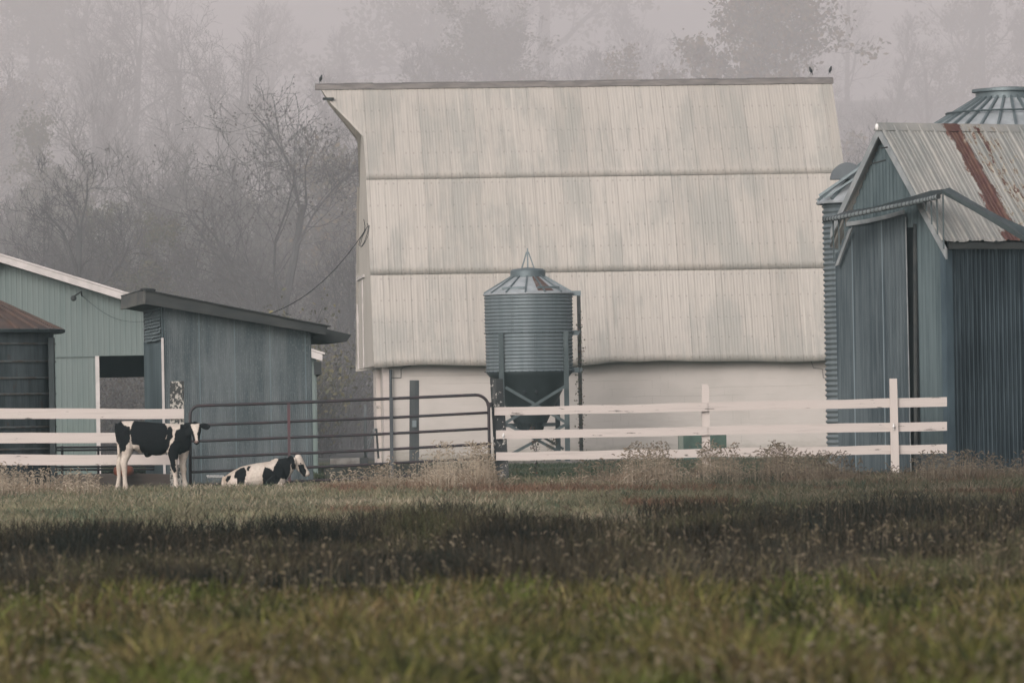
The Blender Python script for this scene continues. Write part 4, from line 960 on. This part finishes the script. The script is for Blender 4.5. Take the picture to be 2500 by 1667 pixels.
def lie_body(mb, X, Z):
    st = []
    for x, a, b, hw in ((222, 720, 930, .07), (260, 650, 940, .13), (330, 600, 945, .18), (440, 535, 945, .22), (580, 470, 945, .245), (720, 438, 945, .26), (900, 405, 945, .265), (1080, 385, 945, .25), (1220, 365, 945, .22), (1320, 355, 940, .19), (1420, 400, 920, .16), (1480, 500, 880, .11)):
        st.append(((X(x), 0, (Z(a) + Z(b)) / 2), hw, (Z(a) - Z(b)) / 2, YV, ZV))
    mb.loft(st, 20)
    mb.loft([((X(a), 0, Z(b)), ry, rz, YV, Vector((-.55, 0, .83))) for a, b, rz, ry in ((1330, 560, .20, .13), (1440, 520, .175, .11), (1530, 460, .135, .09), (1620, 400, .10, .075), (1700, 370, .075, .06))], 16)
    # head in profile, nose down to the right
    ax = Vector((.60, 0, -.80)); up = Vector((.80, 0, .60))
    hd = [((1690, 300), .04, .05), ((1712, 318), .07, .072), ((1738, 352), .082, .08), ((1768, 410), .082, .074), ((1808, 480), .073, .06), ((1848, 550), .063, .052), ((1888, 608), .057, .05), ((1922, 648), .053, .048), ((1945, 672), .04, .036), ((1952, 682), .02, .02)]
    mb.loft([((X(a), 0, Z(b)), r2, r1, YV, up) for (a, b), r1, r2 in hd], 16)
    mb.loft([((X(a), 0, Z(b)), .045, r, YV, ZV) for a, b, r in ((1690, 440, .08), (1760, 530, .055), (1840, 640, .032), (1880, 680, .022))], 10)
    mb.ball((X(1750), 0, Z(285)), (.055, .06, .035))
    for sy in (-1, 1):      # ears
        mb.loft([((X(a), sy * y, Z(b)), h_, .014, Vector((.9, 0, .4)), YV) for a, b, y, h_ in ((1665, 300, .06, .02), (1650, 345, .105, .048), (1650, 410, .13, .052), (1655, 480, .14, .04), (1658, 545, .135, .014))], 10)
        mb.loft([((X(a), sy * y, Z(b)), h_, .014, Vector((1, 0, .1)), YV) for a, b, y, h_ in ((1600, 262, .05, .03), (1585, 300, .075, .045), (1600, 340, .07, .05))], 8)
    T = lambda L, n=12: mb.tube([Vector((X(a), y, Z(b))) for a, b, y, r in L], [r for a, b, y, r in L], n)
    for sy in (-1, 1):
        T([(1200, 760, sy * .16, .12), (1290, 850, sy * .2, .075), (1400, 880, sy * .19, .055), (1430, 915, sy * .18, .04), (1330, 935, sy * .16, .034), (1200, 938, sy * .15, .034), (1150, 938, sy * .15, .036)])
        T([(430, 800, sy * .17, .15), (560, 860, sy * .25, .10), (680, 890, sy * .28, .07), (700, 920, sy * .30, .045), (600, 935, sy * .32, .036), (500, 938, sy * .32, .036)])
    T([(240, 680, -.02, .04), (215, 760, -.05, .035), (205, 850, -.07, .03), (215, 930, -.08, .03)], 8)
    T([(1290, 370, 0, .05), (1315, 335, 0, .03), (1325, 318, 0, .01)], 8)
LB = [[(255, 740), (300, 660), (375, 640), (375, 700), (290, 800)], [(445, 660), (475, 560), (560, 510), (645, 485), (690, 560), (695, 620), (650, 830), (515, 830), (508, 700), (448, 705)], [(700, 530), (725, 462), (785, 462), (745, 555), (720, 560)],
      [(1025, 640), (1068, 488), (1180, 520), (1240, 570), (1262, 480), (1340, 350), (1360, 290), (1530, 300), (1520, 200), (1650, 235), (1695, 400), (1692, 540), (1620, 548), (1612, 420), (1575, 640), (1510, 740), (1390, 730), (1345, 820), (1272, 870), (1275, 950), (1040, 950)],
      [(1750, 450), (1860, 445), (1915, 610), (1892, 700), (1850, 690), (1775, 600)]]
t, X, Z, me = calf('calf', 'mostly white calf with black patches lying on the grass before the gate', 650, 90.0, 8.4 * F / 90.0, 1092, 946, lie_body, LB, [], lambda b, c, x, y: b)
b = MB()
b.ball((X(1800), -.075, Z(425)), (.011, .010, .011)); b.build('eye', M['eye'], t, smooth=True)
b = MB(); b.ball((X(1950), 0, Z(648)), (.026, .034, .032)); b.build('muzzle', plain('pink_nose', (.46, .32, .30), (.36, .25, .23), 30), t, smooth=True)

# ------------------------------------------------------------------ trees
def grow_tree(seed, H, spread=1.0, upright=.35, leaf=0, leafcols=None, twigs=1.0, lean=0.0, low=.28, leafsize=.09, tw=.014):
    rg = random.Random(seed); tb = MB(); cb_ = MB(); tips = []
    def branch(p, d, L, r, lev):
        segs = 5 if lev < 2 else (4 if lev == 2 else 3); pts = [p.copy()]; rad = [r]; dd = d.copy()
        r_end = max(tw * .5, r * (.45 if lev == 0 else .35))
        for i in range(segs):
            jit = Vector((rg.gauss(0, 1), rg.gauss(0, 1), rg.gauss(0, 1))) * (.10 if lev == 0 else .20)
            dd = (dd + jit + Vector((0, 0, upright * (.0 if lev == 0 else .22)))).normalized(); pts.append(pts[-1] + dd * L / segs); rad.append(lerp(r, r_end, (i + 1) / segs))
        (tb if lev <= 1 else cb_).tube(pts, rad, 7 if lev == 0 else (5 if lev == 1 else 3), cap=False)
        if lev >= 4: tips.extend(pts[1:]); return
        if lev == 3: tips.extend(pts[2:])
        nb = [int(8 + rg.random() * 3), int(6 + rg.random() * 3), int(5 * twigs + rg.random() * 2), int(4 * twigs + rg.random() * 2)][lev]
        for k in range(nb):
            u = lerp(low if lev == 0 else .22, 1.0, (k + rg.random() * .8) / nb); u = min(u, 1); x = u * segs; i = min(int(x), segs - 1); q = pts[i].lerp(pts[i + 1], x - i)
            base = (pts[i + 1] - pts[i]).normalized(); az = rg.uniform(0, 6.283); side = base.orthogonal().normalized(); side.rotate(Matrix.Rotation(az, 3, base))
            ang = R(rg.uniform(28, 62)) * (1.0 if lev else .5 + .55 * spread) * (1 - .45 * u if lev == 0 else 1)
            nd = (base * math.cos(ang) + side * math.sin(ang)).normalized()
            ln = L * (rg.uniform(.38, .62) if lev == 0 else rg.uniform(.42, .70)) * (spread if lev == 0 else 1) * (1.15 - .5 * u if lev == 0 else 1.1 - .35 * u)
            rr = max(tw * .6, lerp(rad[i], rad[i + 1], .5) * rg.uniform(.4, .6)); branch(q, nd, ln, rr, lev + 1)
    branch(Vector((0, 0, -.3)), Vector((lean, 0, 1)).normalized(), H * .78, H * .017 + .03, 0)
    lv = None
    if leaf:
        rng = np.random.default_rng(seed); tp = np.array([tuple(p) for p in tips]); idx = rng.integers(0, len(tp), leaf)
        clump = fnoise(tp[idx, 0] * .9 + 50, tp[idx, 2] * .9 + 50, seed); keep = clump > .38; q = tp[idx][keep] + rng.normal(0, .16, (keep.sum(), 3))
        lc = np.array(leafcols); cols = lc[rng.integers(0, len(lc), len(q))] * (.6 + .8 * clump[keep][:, None]); lv = leaf_cloud(q, leafsize, cols, rng)
    return tb, cb_, lv
def make_tree(seed, H, **kw):
    tb, cb_, lv = grow_tree(seed, H, **kw)
    def mk(mb, name, mat, color=None):
        me = bpy.data.meshes.new(name); me.from_pydata(mb.v, [], mb.f); me.materials.append(mat)
        if color is not None:
            ca = me.color_attributes.new('Col', 'FLOAT_COLOR', 'POINT'); c = np.ones((len(me.vertices), 4), dtype=np.float32); c[:, :3] = color; ca.data.foreach_set('color', c.ravel())
        return me
    out = [('trunk', mk(tb, 'trunk', M['bark'])), ('crown', mk(cb_, 'crown', M['twig']))]
    if lv is not None: m = MB(); add_np(m, lv[0], lv[1]); out.append(('foliage', mk(m, 'foliage', M['leafcol'], lv[2])))
    return out
def place_tree(parts, x, y, rz, sc_, name, label, group=None):
    t = bpy.data.objects.new(name, None); COL.objects.link(t); t.location = (x, y, float(hz(x, y)) - .1); t.rotation_euler = (0, 0, rz); t.scale = (sc_,) * 3; tag(t, label, 'tree', group)
    for nm, me in parts:
        o = bpy.data.objects.new(nm, me); COL.objects.link(o); o.parent = t
    return t
autumn = [(.13, .085, .04), (.10, .075, .04), (.07, .07, .035), (.16, .11, .05)]; green = [(.05, .065, .035), (.075, .08, .045), (.10, .09, .05)]
brown = [(.06, .052, .042), (.045, .042, .038)]
BARE = [make_tree(s_, 11, spread=sp, upright=up, twigs=tg, low=lw) for s_, sp, up, tg, lw in ((1, .9, .5, 1.0, .25), (2, 1.15, .2, 1.0, .22), (3, .7, .9, 1.2, .2), (4, 1.0, .5, 1.0, .3), (5, .6, 1.1, 1.2, .15))]
LEAFY = [make_tree(21, 11, spread=1.05, leaf=16000, leafcols=autumn, low=.15, leafsize=.10), make_tree(22, 12, spread=1.2, leaf=20000, leafcols=green, low=.12, leafsize=.11), make_tree(23, 9, spread=.9, leaf=9000, leafcols=brown + autumn, low=.2)]
SPARSE = make_tree(31, 11, spread=1.2, upright=.3, leaf=1700, leafcols=brown, low=.30, leafsize=.055)
def at_px(px, D): return GX(px, D)
place_tree(SPARSE, at_px(668, 188), 188, .4, 1.04, 'bare_tree', 'spreading nearly bare tree with clinging dark leaves left of the barn')
place_tree(BARE[0], at_px(195, 184), 184, 1.4, .92, 'bare_tree', 'forked bare tree rising behind the teal roof near the left edge')
place_tree(BARE[2], at_px(560, 190), 190, 2.0, .75, 'bare_tree', 'slender upright bare tree between the forked and the spreading tree')
place_tree(LEAFY[0], at_px(1845, 262), 262, .3, 1.42, 'autumn_tree', 'round-topped autumn tree rising above the right half of the barn ridge')
place_tree(LEAFY[0], at_px(1650, 270), 270, 2.3, 1.0, 'autumn_tree', 'lower autumn tree showing just left of the round-topped one')
place_tree(LEAFY[1], at_px(1340, 400), 400, 1.0, 2.1, 'leafy_tree', 'huge fog-veiled leafy tree above the middle of the barn ridge')
place_tree(LEAFY[1], at_px(1190, 370), 370, 4.0, 1.3, 'leafy_tree', 'ghostly leafy tree above the barn ridge left of the huge one')
place_tree(LEAFY[2], at_px(790, 214), 214, .6, 1.35, 'leafy_tree', 'thin-leaved tree just left of the barn roof peak')
place_tree(LEAFY[1], at_px(2420, 360), 360, 2.0, 1.2, 'leafy_tree', 'ghostly pale leafy tree at the upper right corner')
rg = random.Random(99)
rows = [(187, 12, .55), (205, 14, .66), (226, 12, .78), (250, 10, .9)] and [(190, 14, .58), (196, 15, .62), (214, 15, .74), (238, 16, .85), (262, 15, .95), (292, 15, 1.05), (330, 14, 1.15), (370, 12, 1.25)]
for ri, (D0, n, s_) in enumerate(rows):
    for i in range(n):
        px = -150 + (i + rg.random() * .9) * 2800 / n; D_ = D0 + rg.uniform(-9, 9)
        if ri < 2 and 930 < px < 2000: continue
        k = rg.random() * (.9 if px > 700 else 1.25); sc_ = s_ * rg.uniform(.75, 1.1)
        if px < 620 and ri >= 3: sc_ *= 1.25
        if px > 620 and px < 900 and ri >= 4: sc_ *= .7
        if 1400 < px < 2600 and ri >= 3: sc_ *= .72
        leafy = k >= .80; m_ = LEAFY[rg.randrange(3)] if leafy else BARE[rg.randrange(5)]; rz = rg.uniform(0, 6.28)
        top = 1034 - (float(hz(at_px(px, D_), D_)) + 11.5 * sc_) * F / D_
        if 920 < px < 1960 and top > 240: continue
        side = 'left of the barn' if px < 900 else ('above the barn roof' if px < 2010 else 'between barn and crib')
        far = 'ghostly' if D_ > 275 else ('grey' if D_ > 222 else 'darker nearer')
        kd = 'thin-leaved' if leafy else 'bare'
        place_tree(m_, at_px(px, D_), D_, rz, sc_ * (.9 if leafy else 1), 'leafy_tree' if leafy else 'bare_tree', '%s %s tree in the fog %s' % (far, kd, side), '%s %s trees %s' % (far, kd, side))
for i in range(42):
    D_ = rg.uniform(184, 226); px = -90 + (i * 0.618 % 1) * 960 if i < 34 else 2010 + (i - 34) * 60; x_ = at_px(px, D_); near = 'low front' if D_ < 204 else 'dim second-row'; sd_ = 'left of the barn' if px < 900 else 'between barn and crib'
    place_tree(BARE[(0, 2, 3, 4, 1)[i % 5]], x_, D_, rg.uniform(0, 6.28), rg.uniform(.55, .85) if D_ < 204 else rg.uniform(.75, 1.0), 'bare_tree', '%s bare tree in the thicket %s' % (near, sd_), '%s bare trees of the thicket %s' % (near, sd_))
# shrubs and brush at the wood's edge
def shrub_mesh(seed, r, h, n, cols, size):
    rg_ = random.Random(seed); rng = np.random.default_rng(seed); st = MB(); pts = []
    for i in range(70):
        az = rg_.uniform(0, 6.283); tilt = rg_.uniform(.05, .7); L = h * rg_.uniform(.6, 1.05); p = Vector((rg_.uniform(-.3, .3) * r, rg_.uniform(-.3, .3) * r, -.1)); d = Vector((math.cos(az) * tilt, math.sin(az) * tilt, 1)).normalized(); q = [p]
        for k in range(4): d = (d + Vector((rg_.gauss(0, .15), rg_.gauss(0, .15), 0))).normalized(); q.append(q[-1] + d * L / 4)
        st.tube(q, [.02, .016, .012, .009, .006], 3, cap=False); pts += [tuple(a.lerp(b_, rg_.random())) for a, b_ in zip(q[1:], q[2:] + [q[-1]]) for _ in range(max(1, n // 280))]
    p = np.array(pts) + rng.normal(0, r * .11, (len(pts), 3)); lc = np.array(cols); v, f, c = leaf_cloud(p, size, lc[rng.integers(0, len(lc), len(p))] * rng.uniform(.5, 1.4, (len(p), 1)), rng)
    m1 = bpy.data.meshes.new('stems'); m1.from_pydata(st.v, [], st.f); m1.materials.append(M['twig'])
    m2 = bpy.data.meshes.new('foliage'); m2.from_pydata(v.tolist(), [], f.tolist()); m2.materials.append(M['leafcol'])
    ca = m2.color_attributes.new('Col', 'FLOAT_COLOR', 'POINT'); cc = np.ones((len(v), 4), dtype=np.float32); cc[:, :3] = c; ca.data.foreach_set('color', cc.ravel())
    return [('stems', m1), ('foliage', m2)]
yell = [(.11, .10, .05), (.13, .115, .055), (.08, .08, .045)]; drk = [(.05, .042, .035), (.035, .035, .03), (.06, .05, .035)]
SH = [shrub_mesh(1, 1.8, 3.4, 2600, yell, .055), shrub_mesh(2, 1.8, 3.0, 2200, drk, .055), shrub_mesh(3, 1.6, 3.6, 1200, drk + brown, .05)]
def place_shrub(parts, px, D_, s_, label, group=None, rz=0.):
    x = at_px(px, D_); t = place_tree(parts, x, D_, rz, s_, 'shrub', label, group); t['category'] = 'shrub'
place_shrub(SH[0], 640, 172, 1.45, 'broad yellow-green shrub behind the right end of the lean-to roof', rz=1)
place_shrub(SH[0], 745, 178, 1.25, 'smaller yellow-green shrub near the barn gable', rz=3)
for i in range(46):
    D_ = rg.uniform(166, 205); px = -120 + i * 24 + rg.uniform(-12, 12) if i < 42 else rg.uniform(2050, 2500)
    place_shrub(SH[1 + rg.randrange(2)], px, D_, rg.uniform(.9, 1.5), 'dark tangled brush at the foot of the foggy wood', 'brush along the edge of the wood', rg.uniform(0, 6.28))
for i in range(14):
    D_ = rg.uniform(185, 230); place_shrub(SH[1 + rg.randrange(2)], 2010 + i * 38, D_, rg.uniform(1.1, 1.6), 'dark tangled brush at the foot of the foggy wood', 'brush along the edge of the wood', rg.uniform(0, 6.28))

# ------------------------------------------------------------------ grass and weeds
GAIN = {'meadow': 1, 'foreground_grass': 1.15, 'foreground_seed_heads': .95, 'dark_weeds': .85, 'weed_seed_heads': .8, 'pasture_grass': 1.45, 'yard_grass': 1.1, 'foxtail_grass': 1.55, 'dead_grass': 1.9}
def mesh_np(name, v, quads, tris, col, mat):
    me = bpy.data.meshes.new(name); nv = len(v); nq, nt_ = len(quads), len(tris)
    me.vertices.add(nv); me.vertices.foreach_set('co', v.astype(np.float32).ravel())
    me.loops.add(nq * 4 + nt_ * 3); me.loops.foreach_set('vertex_index', np.concatenate([quads.ravel(), tris.ravel()]).astype(np.int32))
    me.polygons.add(nq + nt_); me.polygons.foreach_set('loop_start', np.concatenate([np.arange(nq) * 4, nq * 4 + np.arange(nt_) * 3]).astype(np.int32))
    me.update(calc_edges=True)
    ca = me.color_attributes.new('Col', 'FLOAT_COLOR', 'POINT'); c = np.ones((nv, 4), dtype=np.float32); c[:, :3] = col * .52 * GAIN.get(name, 1.0); ca.data.foreach_set('color', c.ravel())
    me.materials.append(mat); o = bpy.data.objects.new(name, me); COL.objects.link(o); return o
def scatter(n, D0, D1, px0=-300, px1=2800, power=1.0):
    u = RNG.random(n); D_ = (D0 ** -power + u * (D1 ** -power - D0 ** -power)) ** (-1 / power); v = RNG.random(n); lo = (px0 - 1250) * D_ / F - 1.4; hi = (px1 - 1250) * D_ / F + 1.4; x = lo + (hi - lo) * v
    return x - .0008 * D_, D_, 1250 + x * F / D_
def blades(name, x, y, H, Wd, lean, col, label):
    n = len(x); z = hz(x, y) - .01; az = RNG.uniform(0, 2 * np.pi, n); sa = RNG.uniform(-.9, .9, n)
    dx, dy = np.cos(az), np.sin(az); sx, sy = np.cos(sa), np.sin(sa); V = np.empty((n, 7, 3))
    for i, (t_, w) in enumerate(((0, 1), (.4, .9), (.75, .6), (1, 0))):
        cx = x + dx * lean * H * t_ ** 2; cy = y + dy * lean * H * t_ ** 2; cz = z + H * t_ * (1 - .25 * lean * t_)
        if i < 3:
            V[:, 2 * i] = np.stack([cx - sx * Wd * w / 2, cy - sy * Wd * w / 2, cz], 1); V[:, 2 * i + 1] = np.stack([cx + sx * Wd * w / 2, cy + sy * Wd * w / 2, cz], 1)
        else: V[:, 6] = np.stack([cx, cy, cz], 1)
    b = (np.arange(n) * 7)[:, None]; q = np.concatenate([b + np.array([[0, 1, 3, 2]]), b + np.array([[2, 3, 5, 4]])]); t_ = b + np.array([[4, 5, 6]])
    o = mesh_np(name, V.reshape(-1, 3), q, t_, np.repeat(col, 7, axis=0), M['blade']); tag(o, label, 'grass', kind='stuff'); return o
def heads(name, x, y, H, L, rad, col, label, bend=1.9):
    n = len(x); z = hz(x, y); az = RNG.uniform(0, 2 * np.pi, n); ca_, sa_ = np.cos(az), np.sin(az)
    RNGS = [.35, .9, 1.0, .9, .65, .2]; ph = RNG.uniform(.1, .5, n); k = len(RNGS); bd = bend * RNG.uniform(.5, 1.2, n)
    px_, pz_ = np.zeros(n), H.copy(); V = np.empty((n, k * 4 + 3, 3))
    V[:, k * 4] = np.stack([x - .003, y, z], 1); V[:, k * 4 + 1] = np.stack([x + .003, y, z], 1); V[:, k * 4 + 2] = np.stack([x, y, z + H + .01], 1)
    for i, rr in enumerate(RNGS):
        a = ph + bd * i / (k - 1)
        if i: px_ = px_ + np.sin(a) * L / (k - 1); pz_ = pz_ + np.cos(a) * L / (k - 1)
        tx, tz = np.sin(a), np.cos(a); c = np.stack([x + ca_ * px_, y + sa_ * px_, z + pz_], 1); n1 = np.stack([ca_ * tz, sa_ * tz, -tx], 1); n2 = np.stack([-sa_, ca_, np.zeros(n)], 1)
        r_ = (rad * rr * RNG.uniform(.8, 1.2, n))[:, None]
        for j, (p_, q_) in enumerate(((1, 0), (0, 1), (-1, 0), (0, -1))): V[:, i * 4 + j] = c + n1 * r_ * p_ + n2 * r_ * q_
    b = (np.arange(n) * (k * 4 + 3))[:, None]; qs = [b + np.array([[i * 4 + j, i * 4 + (j + 1) % 4, (i + 1) * 4 + (j + 1) % 4, (i + 1) * 4 + j]]) for i in range(k - 1) for j in range(4)]
    o = mesh_np(name, V.reshape(-1, 3), np.concatenate(qs), b + np.array([[k * 4, k * 4 + 1, k * 4 + 2]]), np.repeat(col, k * 4 + 3, axis=0), M['blade']); tag(o, label, 'grass', kind='stuff'); return o
def pal(x, y, colors, sc_=.6, seed=1, jit=.3):
    """pick colours in drifting patches"""
    n = len(x); f = fnoise(x * sc_, y * sc_ * .35, seed); f = np.clip((f - .25) / .5, 0, .999) + RNG.normal(0, .14, n); f = np.clip(f, 0, .999) * (len(colors) - 1); i = f.astype(int); u = (f - i)[:, None]; c = np.array(colors)
    return (c[i] * (1 - u) + c[np.minimum(i + 1, len(c) - 1)] * u) * RNG.uniform(1 - jit, 1 + jit, (n, 1))
G1 = (.075, .105, .065); G2 = (.12, .135, .075); T1 = (.26, .215, .145); T2 = (.36, .30, .215); DK = (.030, .030, .022); RB = (.15, .09, .06)
# foreground, olive green with straw
x, y, px = scatter(280000, 14, 36); k = y < 32 + 4 * (fnoise(x * 1.1, y * 0, 66) - .5) * 2 + RNG.normal(0, 1.5, len(x)); x, y, px = x[k], y[k], px[k]
tuftn = fnoise(x * 2.6, y * .9, 77); H = RNG.uniform(.07, .26, len(x)) * (.25 + 1.35 * tuftn) * np.clip((38 - y) / 10, .5, 1)
c = pal(x, y, [(.025, .030, .014), (.06, .07, .024), (.16, .155, .04), (.05, .05, .02), (.23, .195, .08), (.13, .088, .045), (.06, .045, .028), (.135, .16, .035), (.10, .12, .03)], 1.9, 3, .5) * (.35 + 1.25 * tuftn)[:, None] * (.50 + .50 * np.clip((33 - y) / 7, 0, 1))[:, None]
blades('foreground_grass', x, y, H, RNG.uniform(.006, .014, len(x)), RNG.uniform(.2, .9, len(x)), c, 'olive green blurred grass nearest to us')
x, y, px = scatter(4200, 16, 38); c = pal(x, y, [T1, T2, (.30, .25, .15)], 1, 9)
heads('foreground_seed_heads', x, y, RNG.uniform(.08, .26, len(x)), RNG.uniform(.015, .04, len(x)), .0055, c, 'pale blurred foxtail heads in the nearest grass')
# dark weed band, ragged at both edges, running further back on the right
x, y, px = scatter(230000, 29, 74); e0 = 31 + 5 * (fnoise(x * .9 + 3, y * 0, 61) - .5) * 2; rt = np.clip((px - 1250) / 900, 0, 1)
e1 = 50 + 8 * rt + 11 * (fnoise(x * 1.1, y * 0 + 9, 62) - .5) * 2; patch = fnoise(x * .8 + 20, y * .18, 63)
k = (y > e0 + RNG.normal(0, 1.6, len(x))) & (y < e1 + RNG.normal(0, 2.5, len(x))) & ((patch > .30) | (RNG.random(len(x)) < .5)); x, y, px, rt, patch = x[k], y[k], px[k], rt[k], patch[k]
H = RNG.uniform(.08, .27, len(x)) * (.45 + 1.1 * fnoise(x * 1.2, y * .3, 12)); c = pal(x, y, [(.016, .020, .016), (.030, .030, .022), (.055, .045, .030), (.026, .026, .020), (.11, .09, .055), (.07, .075, .035)], 1.3, 5, .5); c = c * (.45 + 1.5 * fnoise(x * 2.2, y * .5, 15) ** 1.3 + .5 * rt * RNG.random(len(x)))[:, None] * (1 + .35 * np.clip((39 - y) / 7, 0, 1))[:, None]
blades('dark_weeds', x, y, H, RNG.uniform(.005, .011, len(x)), RNG.uniform(.1, .9, len(x)), c, 'band of dark brown weeds across the middle of the meadow')
x, y, px = scatter(4200, 28, 80); k = (RNG.random(len(x)) < .25 + .75 * (px > 1300)) & (fnoise(x * 1.1, y * .4, 71) > .42); x, y, px = x[k], y[k], px[k]; c = pal(x, y, [T1, (.20, .16, .11), T2], .8, 2)
heads('weed_seed_heads', x, y, RNG.uniform(.10, .30, len(x)), RNG.uniform(.02, .05, len(x)), .0062, c, 'scattered tan foxtail heads over the dark weed band', bend=1.2)
# lighter pasture up to the fence
x, y, px = scatter(210000, 48, 94); f = fnoise(x * .5, y * .2, 21); H = RNG.uniform(.04, .15, len(x)) * (.4 + .8 * f + .6 * fnoise(x * 2.2, y * .6, 52))
c = pal(x, y, [G1, T1, G2, T1, G1, T2], .7, 21) * (.55 + .9 * fnoise(x * 1.4, y * .35, 51))[:, None]; rb_ = (fnoise(x * .5 + 7, y * .25, 53) > .62) & (px > 780); c[rb_] = np.array(RB) * RNG.uniform(.7, 1.5, (rb_.sum(), 1)); dr = np.clip((px - 1150) / 800, 0, 1)[:, None]; c = c * (1 - .50 * dr)
blades('pasture_grass', x, y, H, RNG.uniform(.006, .013, len(x)), RNG.uniform(.3, 1.2, len(x)), c, 'grey green and straw pasture in front of the fence')
# yard beyond
x, y, px = scatter(60000, 94, 143); H = RNG.uniform(.03, .09, len(x)); c = pal(x, y, [(.05, .075, .045), (.075, .095, .055), (.10, .10, .065)], .4, 31)
blades('yard_grass', x, y, H, RNG.uniform(.010, .02, len(x)), RNG.uniform(.3, 1, len(x)), c, 'short dull green grass of the yard up to the barn')
# foxtail stand along the fence line, in separate tufts
def dens(px): return np.interp(px, [-300, 0, 200, 280, 480, 560, 760, 930, 1000, 1250, 1300, 1500, 1560, 1900, 1990, 2100, 2400, 2800], [.6, .6, .30, .12, .12, .05, .08, .35, .95, .95, .45, .45, .9, .8, .45, .55, .45, .45])
def tuft(x, y): return np.clip((fnoise(x * 1.9, y * .22, 44) - .42) / .22, 0, 1)
def keepf(n):
    x, y, px = scatter(n, 82, 92); tf = tuft(x, y); k = RNG.random(n) < dens(px) * (.06 + .94 * tf); return x[k], y[k], px[k], tf[k]
def hcap(px, H): k = (px > 250) & (px < 800); H[k] = np.minimum(H[k] * .5, .12); return H
x, y, px, tf = keepf(44000); H = hcap(px, RNG.uniform(.12, .56, len(x)) * (.30 + .8 * dens(px)) * (.30 + .85 * tf))
c = pal(x, y, [(.16, .125, .09), (.30, .245, .18), (.40, .34, .26)], .8, 6); c *= (1 - .5 * np.clip((px - 1300) / 900, 0, 1))[:, None]
heads('foxtail_grass', x, y, H, RNG.uniform(.04, .09, len(x)), .0075, c, 'nodding tan foxtail grass along the foot of the fence')
x, y, px, tf = keepf(150000); H = hcap(px, RNG.uniform(.08, .34, len(x)) * (.35 + .7 * dens(px)) * (.4 + .7 * tf))
c = pal(x, y, [(.05, .06, .04), (.10, .07, .05), (.24, .19, .135), RB, (.11, .085, .06), (.30, .25, .18)], .7, 8); c *= (1 - .55 * np.clip((px - 1300) / 900, 0, 1))[:, None]
blades('dead_grass', x, y, H, RNG.uniform(.005, .010, len(x)), RNG.uniform(.2, 1.1, len(x)), c, 'dry tan and reddish grass tangled along the fence line')

# ------------------------------------------------------------------ air
def vol_box(name, a, b, dens_, col, aniso, label):
    mb = MB(); mb.box(a, b); m = bpy.data.materials.new(name + '_air'); m.use_nodes = True; t = m.node_tree; t.nodes.remove(t.nodes['Principled BSDF'])
    v = t.nodes.new('ShaderNodeVolumePrincipled'); v.inputs['Density'].default_value = dens_; v.inputs['Color'].default_value = rgba(col); v.inputs['Anisotropy'].default_value = aniso
    t.links.new(v.outputs[0], t.nodes['Material Output'].inputs['Volume']); o = mb.build(name, m); tag(o, label, 'haze', kind='stuff'); return o
vol_box('haze', (-410, -12, -1.2), (410, 765, 72), .0004, (.74, .95, 1.0), 0.0, 'thin even haze over the farmyard and meadow')
vol_box('fog_bank', (-405, 164, -1.1), (405, 760, 71), .0085, (1.0, .952, .948), 0.0, 'pale pinkish fog bank lying over the wooded hillside')
